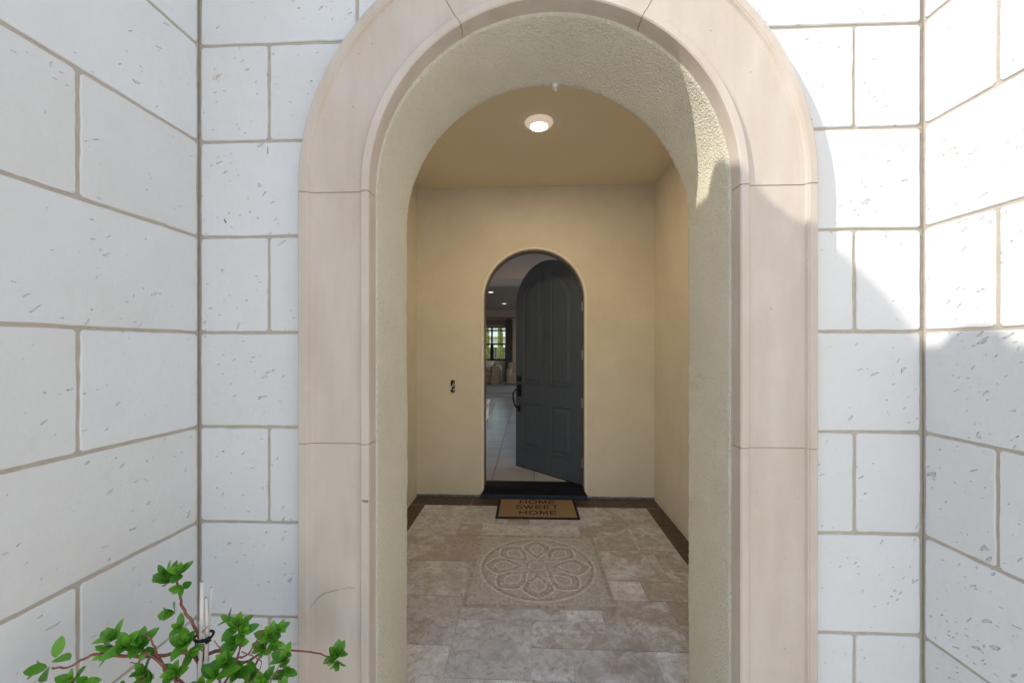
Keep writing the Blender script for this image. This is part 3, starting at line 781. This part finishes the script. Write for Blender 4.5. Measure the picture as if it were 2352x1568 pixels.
for side in (-1, 1):
    for (z0, z1, arch) in ((1.00, 0, True), (.235, .785, False)):
        steps = [(0, 0), (.005, -.011), (.015, -.012), (.023, -.001), (.036, -.001), (.066, -.012)]
        rings = [[(x, y, z) for x, z in panel(side, z0, z1, ins, arch)] for ins, y in steps]
        n = len(rings[0]); v = sum(rings, []); f = []
        for r in range(len(rings)-1):
            for i in range(n): f.append((r*n+i, r*n+(i+1) % n, (r+1)*n+(i+1) % n, (r+1)*n+i))
        f.append(tuple((len(rings)-1)*n+i for i in range(n)))
        newmesh('panel', v, f, M['door'], dr)
MB().box(-WD+.002, -.002, -.002, .046, -.012, .0).build('door_sweep', M['metal_blk'], dr)
ph = MB(); ph.tube([(cxd, .0, 1.56), (cxd, -.006, 1.56)], .008, 14); ph.tube([(cxd, 0, 1.53), (cxd, -.004, 1.53)], .006, 12); ph.build('peephole', M['metal_blk'], dr)
hx = -WD+.062
MB().box(hx-.032, hx+.032, -.016, 0, 1.02, 1.085, bev=.004).build('deadbolt', M['metal_blk'], dr)
hs = MB().box(hx-.032, hx+.032, -.012, 0, .835, .985, bev=.004).build('handle_plate', M['metal_blk'], dr)
gp = MB(); gp.tube([(hx-.018, -.010, .925), (hx-.030, -.045, .915), (hx-.040, -.066, .880), (hx-.034, -.074, .82), (hx-.022, -.068, .76), (hx-.014, -.05, .715), (hx-.010, -.012, .70)], [.008, .009, .010, .011, .0105, .010, .009], 12)
gp.box(hx-.026, hx+.018, -.014, 0, .655, .735, bev=.004); gp.build('grip_handle', M['metal_blk'], dr, smooth=False)
for z in (.18, .80, 1.30, 1.80):
    hg = MB(); 
    for k in range(3): hg.tube([(.010, -.010, z+k*.034), (.010, -.010, z+k*.034+.031)], .0075, 12)
    hg.box(-.002, .008, -.012, .03, z, z+.10); hg.build('hinge', M['nickel'], dr)

# ------------------------------------------------------------------ doorbell hole
db = empty('doorbell_opening', (-.782, YB, 1.134)); tag(db, 'small oval hole in the stucco left of the door with bare doorbell wires', 'doorbell opening')
db.location = (-.782, YB, 1.134)
o = []
def oval(w_, h, n=24):
    r = w_/2; q_ = []
    for i in range(n+1): a = math.pi*i/n; q_.append((r*math.cos(a), h/2-r+r*math.sin(a)))
    for i in range(n+1): a = math.pi+math.pi*i/n; q_.append((r*math.cos(a), -h/2+r+r*math.sin(a)))
    return q_
a, b, c = oval(.062, .152), oval(.050, .14), oval(.044, .134)
n = len(a); v = [(x, -.001, z) for x, z in a]+[(x, -.004, z) for x, z in b]+[(x, -.003, z) for x, z in c]
f = [(i, (i+1) % n, n+(i+1) % n, n+i) for i in range(n)]+[(n+i, n+(i+1) % n, 2*n+(i+1) % n, 2*n+i) for i in range(n)]
newmesh('plaster_rim', v, f, M['stucco_in'], db)
newmesh('box', [(x, -.002, z) for x, z in c], [tuple(range(n))], M['hole'], db)
wr = MB(); wr.tube([(.006, -.004, .03), (-.004, -.012, .0), (-.014, -.016, -.02), (-.012, -.018, -.035), (.004, -.020, -.028), (.014, -.02, -.040), (.006, -.018, -.056), (-.012, -.014, -.058)], .0035, 6)
wr.tube([(.012, -.003, .05), (.010, -.014, .018), (.014, -.012, -.01)], .003, 6)
wr.build('wire', M['nickel'], db)
MB().box(.006, .018, -.008, -.003, .016, .028).build('terminal', M['white_plastic'], db)
MB().box(-.020, -.012, -.008, -.003, -.03, .004).build('terminal', M['white_plastic'], db)
MB().box(.004, .02, -.008, -.003, -.034, -.022).build('terminal', M['white_plastic'], db)

# ------------------------------------------------------------------ ceiling lamp
lp = empty('ceiling_lamp', (.073, 2.94, ZC)); tag(lp, 'round white ceiling lamp glowing warm above the porch', 'ceiling lamp')
def lathe(pr, n=40):
    v = []; f = []
    for (r, z) in pr:
        for k in range(n): a = 2*math.pi*k/n; v.append((r*math.cos(a), r*math.sin(a), z))
    for i in range(len(pr)-1):
        for k in range(n): f.append((i*n+k, i*n+(k+1) % n, (i+1)*n+(k+1) % n, (i+1)*n+k))
    return v, f
v, f = lathe([(.103, .004), (.103, -.004), (.099, -.010), (.088, -.021), (.074, -.031), (.068, -.0335), (.064, -.0325), (.0635, -.02)])
newmesh('rim', v, f, M['lamp_rim'], lp, smooth=True)
v, f = lathe([(.0645, -.0315), (.055, -.0325), (.045, -.033), (.02, -.0335), (.0005, -.0335)])
lt_ = NT(M['lamp']); sx_ = lt_.n('SeparateXYZ'); lt_.l(lt_.coord(), sx_.inputs[0])      # the lens is brightest at its centre
r2_ = lt_.math('ADD', lt_.math('MULTIPLY', sx_.outputs[0], sx_.outputs[0]), lt_.math('MULTIPLY', sx_.outputs[1], sx_.outputs[1]))
lt_.l(lt_.math('ADD', lt_.math('MULTIPLY', lt_.math('MAXIMUM', lt_.math('SUBTRACT', 1.0, lt_.math('DIVIDE', r2_, .0030)), 0.0), 350), 3.0), lt_.b.inputs['Emission Strength'])
newmesh('diffuser', v, f, M['lamp'], lp, smooth=True)
# hook in the passage crown
hk = empty('ceiling_hook', (.115, YR-.012, ZS+RP-.004)); tag(hk, 'tiny white hook at the crown of the stucco passage arch', 'hook')
h1 = MB(); h1.tube([(0, -.012, 0), (0, .012, -.001)], .011, 14); h1.build('base', M['white_plastic'], hk)
h2 = MB(); h2.tube([(0, 0, -.006), (.002, 0, -.016), (.006, -.002, -.022), (.002, -.003, -.027)], .0035, 8); h2.build('hook_tip', M['white_plastic'], hk)

# ------------------------------------------------------------------ interior of the house
Y0 = YB+.20; Z0 = .100
it = MB(); it.box(-3.2, 3.2, Y0, 17.3, -.1, .0962); tag(it.build('interior_subfloor', M['jamb']), kind='structure')
tl = MB()
# square tiles
for j in range(-1, 16):
    y1_, y2_ = max(4.81+.457*j, Y0), min(4.81+.457*(j+1), 11.72)
    if y2_ <= y1_: continue
    for i in range(-6, 8):
        x0 = -.40+.457*i; k = random.uniform(.72, 1.0)
        tl.box(x0+.005, x0+.452, y1_+.006, y2_-.006, .096, .100, (k, k, k))
tag(tl.build('interior_floor', M['int_tile'], tint=True), kind='structure')
MB_ = MB().box(-3.2, 3.2, 11.72, 17.2, .096, .115); tag(MB_.build('carpet', M['carpet']), kind='structure')
tag(MB().box(-2.4, .6, 12.6, 15.4, .115, .135, bev=.006).build('area_rug', M['rug']), 'pale grey rug on the living room floor beyond the tiles', 'rug')
hs_ = empty('house_interior', (0, 0, 0)); tag(hs_, 'dim foyer and living room walls seen through the open front door', 'interior walls')
wl = MB(); wl.box(-3.3, -3.2, 9.9, 17.3, 0, 3.2)
wl.box(-1.45, -1.35, Y0+.02, 9.9, 0, 3.7); wl.box(1.35, 1.45, Y0+.02, 9.9, 0, .35); wl.box(1.35, 1.45, Y0+.02, 9.9, 3.3, 3.7); wl.box(1.35, 1.45, Y0+.02, 5.6, .35, 3.3); wl.box(1.35, 1.45, 8.7, 9.9, .35, 3.3)  # right foyer wall left open out of view, added to let daylight in
wl.box(-3.3, -1.45, 9.8, 9.9, 0, 3.2); wl.box(1.45, 3.3, 9.8, 9.9, 0, 3.2)
# right living room wall, unseen openings put in to let daylight reach the room
wl.box(3.2, 3.3, 9.9, 17.3, 0, .4); wl.box(3.2, 3.3, 9.9, 17.3, 2.7, 3.2); wl.box(3.2, 3.3, 9.9, 10.8, .4, 2.7); wl.box(3.2, 3.3, 13.2, 13.8, .4, 2.7); wl.box(3.2, 3.3, 16.0, 17.3, .4, 2.7)
# end wall with the window opening x -2.45..-.93, z 1.0..2.42
wl.box(-3.2, -2.45, 17.0, 17.2, .1, 3.14); wl.box(-.93, .3, 17.0, 17.2, .1, 3.14); wl.box(.3, 2.9, 17.0, 17.2, .1, .4); wl.box(.3, 2.9, 17.0, 17.2, 2.6, 3.14); wl.box(2.9, 3.2, 17.0, 17.2, .1, 3.14); wl.box(-2.45, -.93, 17.0, 17.2, .1, 1.0); wl.box(-2.45, -.93, 17.0, 17.2, 2.42, 3.14)  # extra opening to the right, behind the door, added for daylight
# back of the front wall
m2 = MB(); arch_wall(m2, DCX, .555, DZS, .0, -1.45, 1.45, 3.7, Y0, True)
wl.add(m2.v, m2.f)
wl.build('wall', M['int_wall'], hs_)
MB().box(-1.35, 1.35, 8.8, 9.9, 3.05, 3.66).build('header', M['int_wall'], hs_)
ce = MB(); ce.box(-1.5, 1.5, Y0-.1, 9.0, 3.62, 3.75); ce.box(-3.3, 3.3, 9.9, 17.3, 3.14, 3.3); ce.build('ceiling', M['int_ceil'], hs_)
MB().box(-1.35, -1.335, Y0+.1, 9.8, .1, .23).build('baseboard', M['int_base'], hs_)
MB().box(-3.2, 3.2, 16.98, 17.0, .115, .25).build('baseboard', M['int_base'], hs_)
for (x, y_, w_, ) in ((-1.10, 11.6, .09), (-.90, 14.6, .09)):
    dl = empty('downlight', (x, y_, 3.14)); tag(dl, 'small lit recessed downlight in the %s living room ceiling' % ('near end of the' if y_ < 13 else 'far end of the'), 'downlight', 'recessed downlights')
    v, f = lathe([(w_, -.001), (w_, -.004), (w_*.8, -.006)], 24); newmesh('rim', v, f, M['white_plastic'], dl)
    v, f = lathe([(w_*.8, -.005), (.001, -.005)], 24); newmesh('lens', v, f, M['downlight'], dl)
# low bench just inside on the left
bn = empty('entry_bench', (-.95, 7.5, Z0)); tag(bn, 'low pale bench end just inside the doorway on the left', 'bench')
MB().box(-.28, .200, -.25, .25, .40, .45, bev=.008).build('seat', M['int_wall'], bn)
for x, y_ in ((-.22, -.2), (.15, -.2), (-.22, .2), (.15, .2)): MB().box(x-.025, x+.025, y_-.025, y_+.025, 0, .40, bev=.004).build('leg', M['int_wall'], bn)
MB().box(-.20, .175, -.17, .17, .10, .30, bev=.01).build('drawer', M['int_wall'], bn)

# window
wn = empty('living_room_window', (-1.69, 17.02, 1.0)); tag(wn, 'dark framed double hung window at the far end of the living room', 'window')
X0, X1, ZB, ZT = -.76, .76, 0, 1.42
fr = MB(); fr.box(X0, X1, 0, .08, ZB, .04); fr.box(X0, X1, 0, .08, ZT-.05, ZT); fr.box(X0, X0+.05, 0, .08, .04, ZT-.05); fr.box(X1-.05, X1, 0, .08, .04, ZT-.05); fr.box(.085, .155, -.01, .08, .04, ZT-.05)
fr.box(X0, X1, -.005, .07, 1.24, 1.30)
fr.build('frame', M['winframe'], wn)
for a, b in ((X0+.05, .085), (.155, X1-.05)):
    s1 = MB(); s1.box(a, b, .02, .06, .66, .72); s1.box(a, a+.03, .02, .05, .04, .66); s1.box(b-.03, b, .02, .05, .04, .66); s1.box(a, b, .02, .05, .04, .07)
    s1.build('sash', M['winframe'], wn)
    gr = MB(); gr.box((a+b)/2-.006, (a+b)/2+.006, .035, .045, .72, 1.24); gr.box(a, b, .035, .045, .97, .982); gr.build('grille', M['int_base'], wn)
    MB().box(a, b, .042, .046, .04, ZT-.05).build('pane', M['glass'], wn)
cr = empty('curtain', (-.84, 16.9, .13)); tag(cr, 'grey sheer curtain hanging at the right of the living room window', 'curtain')
v = []; f = []; n = 60
for i in range(n+1):
    x = -.16+.32*i/n; yy = .035*math.sin(i*.95)+.01*math.sin(i*2.3)
    v += [(x, yy, 0), (x*.96, yy*.8, 2.62)]
f = [(2*i, 2*i+2, 2*i+3, 2*i+1) for i in range(n)]
newmesh('cloth', v, f, M['curtain'], cr, smooth=True)
rd = MB(); rd.tube([(-2.9, 16.86, 2.80), (-.5, 16.86, 2.80)], .014, 10); tag(rd.build('curtain_rod', M['winframe']), 'thin dark rod above the living room window', 'curtain rod')
rs = MB()
for k in range(3): rs.box(-2.50, -1.02, 16.94-k*.012, 16.96-k*.012, 2.48+k*.0, 2.74-k*.06)
tag(rs.build('roman_shade', M['shade']), 'grey fabric shade drawn up at the top of the living room window', 'window shade')
# sofa
sf = empty('sofa', (-1.75, 15.9, .115)); tag(sf, 'beige slipcovered sofa with rolled arm below the living room window', 'sofa')
MB().box(-.95, .62, -.35, .45, .04, .34, bev=.03).build('base', M['linen'], sf)
MB().box(-.95, .30, -.42, .25, .34, .50, bev=.05).build('seat_cushion', M['linen'], sf)
MB().box(-.95, .55, .25, .5, .3, .86, bev=.07).build('back', M['linen'], sf)
am = MB(); pts_ = []
n = 14; v = []; f = []
outl = [(.30, .02), (.64, .02), (.66, .45)]+[(.49+.17*math.cos(R(a)), .60+.15*math.sin(R(a))) for a in range(-20, 200, 18)]+[(.32, .50)]
N = len(outl); v = [(x, -.45, z) for x, z in outl]+[(x, .42, z) for x, z in outl]
f = [tuple(range(N)), tuple(range(2*N-1, N-1, -1))]+[(i, N+i, N+(i+1) % N, (i+1) % N) for i in range(N)]
newmesh('arm', v, f, M['linen'], sf)
def pillow(name, label, loc, w_, h, d, rot, m):
    bm = bmesh.new(); bmesh.ops.create_grid(bm, x_segments=14, y_segments=14, size=1)
    vs = [q_.co.copy() for q_ in bm.verts]; bm.free()
    mb = MB()
    for s in (-1, 1):
        bm = bmesh.new(); bmesh.ops.create_grid(bm, x_segments=14, y_segments=14, size=1)
        for q_ in bm.verts:
            x, y_ = q_.co.x, q_.co.y; t_ = max(0, (1-x**2))*max(0, (1-y_**2))
            pin = 1-.10*(1-abs(x))*y_**2; pin2 = 1-.10*(1-abs(y_))*x**2
            q_.co = Vector((x*w_/2*pin2, s*d/2*t_**.42, y_*h/2*pin))
        mb.bm(bm)
    ob = mb.build(name, m, smooth=True); ob.location = loc; ob.rotation_euler = rot; tag(ob, label, 'pillow', 'pillows on the sofa'); return ob
pillow('pillow', 'pale square pillow leaning against the rolled sofa arm', (-1.62, 15.78, .84), .46, .46, .18, (R(-18), R(12), R(8)), M['pillow'])
pillow('pillow', 'darker pillow at the left edge of the visible sofa seat', (-2.02, 15.72, .80), .44, .44, .16, (R(-20), R(-14), R(-8)), M['linen'])
ch = empty('armchair', (-.62, 15.6, .115)); tag(ch, 'beige armchair beside the sofa, mostly hidden by the door', 'armchair')
MB().box(-.23, .45, -.4, .4, .04, .42, bev=.05).build('seat', M['linen'], ch)
MB().box(-.24, -.05, -.42, .4, .3, .62, bev=.06).build('arm', M['linen'], ch)
MB().box(-.2, .45, .25, .45, .3, .85, bev=.07).build('back', M['linen'], ch)

# ------------------------------------------------------------------ back garden
fc = empty('garden_fence', (0, 26, -.05)); tag(fc, 'dark board fence behind the garden cypresses', 'fence')
fb = MB()
for i in range(70):
    x = -8+i*.16; fb.box(x+.004, x+.156, -.01, .01, 0, 1.62+random.uniform(-.01, .01))
fb.build('boards', M['fence'], fc)
MB().box(-8, 3.2, .015, .05, .3, .38).box(-8, 3.2, .015, .05, 1.3, 1.38).build('rail', M['fence'], fc)
nb = empty('neighbour_house', (0, 34, -.05)); tag(nb, 'pale neighbouring house beyond the garden fence', 'house')
MB().box(-9, 5, 0, 8, 0, 2.9).build('wall', M['houseb'], nb)
MB().box(-9, 5, .8, 8, 2.9, 6.2).build('upper_wall', M['houset'], nb)
MB().box(-9.3, 5.3, -.4, 8.3, 2.5, 2.9).build('lower_roof', M['houseb'], nb)
for x in (-5.0, -2.3):
    wp = MB().box(x-.55, x+.55, .74, .8, 3.5, 5.0).build('window', M['int_base'], nb); MB().box(x-.47, x+.47, .70, .74, 3.58, 4.92).build('pane', M['winframe'], wp)
def cypress(x, y_, h, w_, label):
    r = empty('cypress_tree', (x, y_, -.05)); tag(r, label, 'tree', 'cypress trees in the back garden')
    tk = MB(); tk.tube([(0, 0, 0), (.01, 0, h*.5), (0, 0, h*.92)], [.05, .03, .008], 8); tk.build('trunk', M['stem'], r)
    fo_ = MB(); rn = random.Random(int(abs(x)*100))
    for i in range(2600):
        t_ = rn.random()**.85; z = .12+t_*(h-.12)
        rr = w_/2*(math.sin(math.pi*min(1, (t_*.86+.16)))**.6)*(1+.25*math.sin(z*5+x)*math.cos(z*2.3))
        a_ = rn.random()*2*math.pi; q_ = rr*(rn.random()**.45)
        p_ = Vector((q_*math.cos(a_), q_*math.sin(a_), z)); d_ = Vector((math.cos(a_)*.5, math.sin(a_)*.5, 1.2+rn.random())).normalized()
        s_ = d_.cross(Vector((rn.uniform(-1, 1), rn.uniform(-1, 1), rn.uniform(-1, 1)))).normalized()*.018; L = .06+rn.random()*.07
        k = rn.random()
        fo_.add([p_-s_, p_+s_, p_+d_*L+s_*.3, p_+d_*L-s_*.3], [(0, 1, 2, 3)], (k, k, k))
    fo_.build('crown', M['cypress'], r, tint=True)
cypress(-1.57, 22, 4.2, .30, 'yellow green cypress seen in the right window pane')
cypress(-2.33, 22, 4.6, .30, 'second cypress cut off by the left edge of the window')

# ------------------------------------------------------------------ shrub with canes
sh_ = empty('shrub', (-.92, 1.06, -.02)); base = Vector((-.92, 1.06, -.02))
tag(sh_, 'leafy green shrub with red brown branches tied to pale canes', 'shrub')
br = MB(); lv = MB(); rn = random.Random(11)
def lcl(p_): return Vector(p_)-base
def leaf(p_, d_, nrm, L, Wd, k, fold=.25, curl=.25):
    d_ = d_.normalized(); s_ = d_.cross(nrm).normalized(); n_ = s_.cross(d_).normalized()
    n = 8; v = []; f = []
    for i in range(n+1):
        t_ = i/n; w2 = Wd/2*(math.sin(math.pi*t_**.92)**.62 if 0 < t_ < 1 else 0)
        w2 = max(w2, .0006)
        c = p_+d_*(L*t_)+n_*(-curl*L*t_*t_)
        v += [c-s_*w2+n_*fold*w2, c, c+s_*w2+n_*fold*w2]
    for i in range(n):
        f += [(i*3, i*3+1, i*3+4, i*3+3), (i*3+1, i*3+2, i*3+5, i*3+4)]
    lv.add([lcl(q_) for q_ in v], f, (k, k, k))
def twig(pts, r0, r1):
    # smooth through the points
    P = [Vector(p_) for p_ in pts]; out = []
    for i in range(len(P)-1):
        a = P[max(i-1, 0)]; b = P[i]; c = P[i+1]; d = P[min(i+2, len(P)-1)]
        for s in range(6):
            t_ = s/6; out.append(.5*((2*b)+(-a+c)*t_+(2*a-5*b+4*c-d)*t_**2+(-a+3*b-3*c+d)*t_**3))
    out.append(P[-1]); n = len(out)
    out = [p_+Vector((rn.uniform(-1, 1), rn.uniform(-1, 1), rn.uniform(-1, 1)))*.0012 for p_ in out]
    br.tube([lcl(q_) for q_ in out], [r0+(r1-r0)*i/(n-1) for i in range(n)], 7)
    return out
def rosette(p_, ax, n, L, spread=1.0, bright=.6):
    ax = ax.normalized(); t0 = ax.orthogonal().normalized(); t1 = ax.cross(t0)
    ph0 = rn.random()*6
    for i in range(n):
        a_ = ph0+i*2.4; el = .15+.9*spread*(1-i/n)+rn.uniform(-.1, .1)
        rad = t0*math.cos(a_)+t1*math.sin(a_)
        d_ = ax*math.cos(el)+rad*math.sin(el)
        ll = L*(.65+.45*(1-i/n)+rn.uniform(-.08, .08)); off = -ax*.010*(1-i/n)
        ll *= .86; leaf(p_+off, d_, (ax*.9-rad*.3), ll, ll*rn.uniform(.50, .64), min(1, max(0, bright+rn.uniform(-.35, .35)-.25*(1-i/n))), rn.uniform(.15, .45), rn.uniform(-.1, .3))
# main stems from the ground
hub1 = pt(470, 1640, 1.10); hub2 = pt(470, 1540, 1.10)
twig([base+Vector((0, 0, .0)), (hub1+base)/2+Vector((.02, 0, .0)), hub1, hub2], .011, .007)
twig([base+Vector((.03, .02, .0)), (hub1+base)/2+Vector((.05, .03, 0)), pt(500, 1600, 1.12)], .010, .006)
# clusters: (u, v, distance, leaf length, count, axis tilt)
B = {   # branches as photo-traced real 3-D paths
 'a': ([hub2, pt(463, 1478, 1.09), pt(440, 1425, 1.06), pt(420, 1395, 1.05), pt(408, 1345, 1.04), pt(398, 1318, 1.03)], .0045, .0022),
 'b': ([hub2, pt(452, 1512, 1.09), pt(425, 1498, 1.06), pt(370, 1504, 1.03), pt(300, 1506, 1.0), pt(230, 1500, .96), pt(190, 1514, .94), pt(160, 1530, .925), pt(120, 1533, .915)], .0055, .002),
 'c': ([pt(480, 1500, 1.10), pt(505, 1493, 1.12), pt(525, 1508, 1.13), pt(560, 1520, 1.14), pt(600, 1500, 1.17), pt(640, 1490, 1.20), pt(700, 1495, 1.22), pt(740, 1502, 1.235), pt(765, 1514, 1.24)], .0048, .0018),
 'd': ([hub1, pt(440, 1590, 1.06), pt(385, 1540, 1.02), pt(340, 1500, 1.0), pt(290, 1490, .99), pt(265, 1480, .98)], .004, .002),
 'e': ([hub1, pt(520, 1560, 1.09), pt(545, 1510, 1.10), pt(552, 1470, 1.11), pt(545, 1430, 1.12)], .004, .002),
 'f': ([hub1, pt(560, 1590, 1.10), pt(585, 1530, 1.13), pt(605, 1490, 1.15), pt(625, 1455, 1.16)], .004, .002),
 'g': ([hub1, pt(400, 1600, 1.03), pt(415, 1545, 1.03), pt(428, 1500, 1.03), pt(425, 1480, 1.03)], .004, .002),
 'h': ([hub1, pt(630, 1620, 1.12), pt(645, 1560, 1.15), pt(655, 1525, 1.16), pt(652, 1508, 1.16)], .004, .002),
 'i': ([hub1, pt(500, 1600, 1.07), pt(505, 1560, 1.07), pt(515, 1530, 1.07), pt(520, 1515, 1.07)], .004, .002),
 'j': ([hub1, pt(330, 1610, 1.0), pt(320, 1575, .99), pt(330, 1550, .98)], .004, .002),
 'k': ([hub1, pt(200, 1640, .95), pt(170, 1590, .94), pt(165, 1560, .935)], .004, .002),
 'l': ([pt(385, 1540, 1.02), pt(360, 1500, 1.01), pt(348, 1470, 1.0), pt(330, 1455, 1.0)], .0028, .0016),
 'm': ([pt(425, 1600, 1.03), pt(400, 1560, 1.02), pt(395, 1545, 1.02)], .003, .002),
 'n': ([pt(545, 1510, 1.10), pt(570, 1500, 1.11), pt(600, 1455, 1.12), pt(612, 1445, 1.12)], .0028, .0016),
}
for k, (pts, a, b) in B.items(): twig(pts, a, b)
CL = [(395, 1330, 1.03, .058, 7, (-.2, -.4, 1)), (378, 1318, 1.02, .042, 6, (-.6, -.5, .8)), (412, 1312, 1.03, .045, 5, (.6, -.3, 1)), (415, 1350, 1.03, .036, 5, (.3, -.6, .2)),
      (392, 1408, 1.03, .040, 6, (-.5, -.8, .3)), (412, 1440, 1.04, .036, 5, (.2, -.7, .5)),
      (425, 1478, 1.03, .052, 8, (.1, -.5, 1)), (440, 1495, 1.03, .04, 5, (.9, -.4, .2)),
      (290, 1480, .985, .050, 8, (.2, -.4, 1)), (262, 1462, .98, .050, 7, (-.4, -.4, 1)), (252, 1490, .975, .048, 6, (-.8, -.6, -.1)), (322, 1478, 1.0, .052, 7, (.3, -.3, 1)), (335, 1492, 1.0, .032, 5, (.6, -.6, -.3)),
      (100, 1532, .915, .050, 4, (-1, -.3, .1)), (128, 1505, .918, .052, 2, (.5, -.2, 1.4)),
      (545, 1435, 1.12, .048, 8, (.1, -.4, 1)), (560, 1450, 1.12, .045, 6, (.7, -.4, .8)), (520, 1422, 1.115, .034, 4, (-1, -.4, .5)), (540, 1475, 1.11, .048, 8, (-.1, -.8, .5)), 
      (620, 1460, 1.16, .052, 8, (.4, -.4, .9)), (605, 1485, 1.15, .046, 7, (-.3, -.7, .6)), (640, 1445, 1.16, .042, 5, (.8, -.3, .8)), (632, 1478, 1.16, .040, 5, (.8, -.6, .1)),
      (653, 1512, 1.16, .050, 7, (.0, -.4, 1)), (660, 1540, 1.155, .040, 5, (.9, -.6, .1)), (642, 1545, 1.15, .042, 4, (-.5, -.6, -.6)),
      (770, 1505, 1.24, .046, 7, (.1, -.4, 1)), (778, 1500, 1.24, .040, 4, (.9, -.3, .6)), (772, 1522, 1.235, .038, 6, (.2, -.7, -.5)),
      (520, 1520, 1.07, .052, 8, (0, -.5, 1)), (495, 1552, 1.04, .062, 5, (.2, -.3, 1)), (545, 1545, 1.09, .048, 8, (.3, -.5, .7)), (580, 1550, 1.11, .046, 7, (.2, -.7, .6)),
      (400, 1545, 1.02, .046, 7, (.1, -.7, .6)), (345, 1555, 1.0, .048, 7, (-.4, -.6, .6)), (330, 1540, .99, .044, 6, (-.5, -.5, .8)),
      (165, 1562, .935, .046, 6, (-.3, -.4, 1)), (195, 1568, .94, .044, 5, (.7, -.4, .3)), (600, 1568, 1.1, .046, 7, (.2, -.5, .8)), (460, 1585, 1.03, .05, 8, (0, -.6, .8)), (375, 1590, 1.0, .05, 8, (-.2, -.6, .6)), (530, 1600, 1.05, .05, 8, (.1, -.6, .6)),
      (270, 1602, .97, .05, 7, (-.3, -.5, .8)), (640, 1600, 1.1, .05, 7, (.3, -.5, .7)), (400, 1650, 1.0, .05, 8, (-.2, -.6, .8)), (500, 1660, 1.05, .05, 8, (.1, -.6, .8)), (570, 1640, 1.08, .05, 8, (.3, -.6, .8))]
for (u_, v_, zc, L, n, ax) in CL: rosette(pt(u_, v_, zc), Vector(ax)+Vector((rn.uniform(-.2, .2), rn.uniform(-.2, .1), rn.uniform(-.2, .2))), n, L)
# fine dead twiglets
for pts in ([(440, 1500), (420, 1488), (438, 1470)], [(330, 1525), (300, 1520)], [(555, 1495), (600, 1520), (580, 1568)], [(515, 1508), (500, 1480), (490, 1470)], [(400, 1405), (375, 1408)], [(465, 1450), (480, 1435)], [(620, 1570), (640, 1530), (650, 1520)], [(560, 1590), (575, 1545)], [(468, 1500), (440, 1460)], [(325, 1545), (318, 1520), (322, 1515)]):
    twig([pt(a, b, 1.07+rn.uniform(-.02, .02)) for a, b in pts], .0016, .0009)
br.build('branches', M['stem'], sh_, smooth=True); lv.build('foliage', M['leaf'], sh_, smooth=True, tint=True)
# canes
def cane(pts, r_, label):
    P = [pt(*q_) for q_ in pts]; b0 = P[0]; 
    # continue down into the ground
    d_ = (P[0]-P[-1]).normalized(); foot = P[0]+d_*((P[0].z+.02)/-d_.z)
    ob_e = empty('plant_stake', tuple(foot)); tag(ob_e, label, 'plant stake', 'pale canes tied inside the shrub')
    mb = MB(); pth = [foot]+P; mb.tube([q_-foot for q_ in pth], [r_]*len(pth), 10); mb.build('cane', M['cane'], ob_e, smooth=True)
    e = (P[-1]-P[-2]).normalized(); q_ = P[-1]-foot
    mb = MB(); mb.tube([q_-e*.0005, q_+e*.0008], r_*.6, 10); mb.build('hollow_end', M['cane_hollow'], ob_e)  # brown disc stands in for the dark inside of the hollow
    for k in (.25, .6):
        c = P[0].lerp(P[-1], k)-foot; nd = MB(); nd.tube([c-e*.003, c, c+e*.003], [r_*1.02, r_*1.16, r_*1.02], 10); nd.build('node', M['cane'], ob_e, smooth=True)
cane([(458, 1568, 1.075), (463, 1430, 1.075), (464, 1335, 1.075)], .0050, 'tallest and whitest upright cane, left of the three in the shrub')
cane([(472, 1568, 1.085), (475, 1450, 1.085), (473, 1372, 1.085)], .0045, 'shortest cane, in the middle of the three in the shrub')
cane([(474, 1568, 1.10), (478, 1440, 1.10), (486, 1348, 1.10)], .0040, 'slender cane leaning right at its top, right of the three')
ti = MB(); c0 = pt(468, 1460, 1.085)
lp_ = [c0+Vector((.022*math.cos(a_), .020*math.sin(a_), .002*math.sin(2*a_))) for a_ in [2*math.pi*i/20 for i in range(21)]]
ti.tube(lp_, .0035, 8)
kn = c0+Vector((.018, -.016, .002)); ti.tube([kn+Vector((-.012, 0, -.003)), kn, kn+Vector((.008, 0, .006)), kn+Vector((.014, -.002, .0)), kn+Vector((.006, -.002, -.006)), kn], .0038, 8)
ti.tube([c0+Vector((-.006, -.02, 0)), c0+Vector((-.004, -.022, -.03)), c0+Vector((.002, -.02, -.05))], .0016, 6)
to = ti.build('plant_tie', M['tie'], smooth=True); tag(to, 'black rubber tie knotted around the three pale canes', 'plant tie')
tag(to, 'black rubber tie knotted around the three pale canes', 'plant tie')
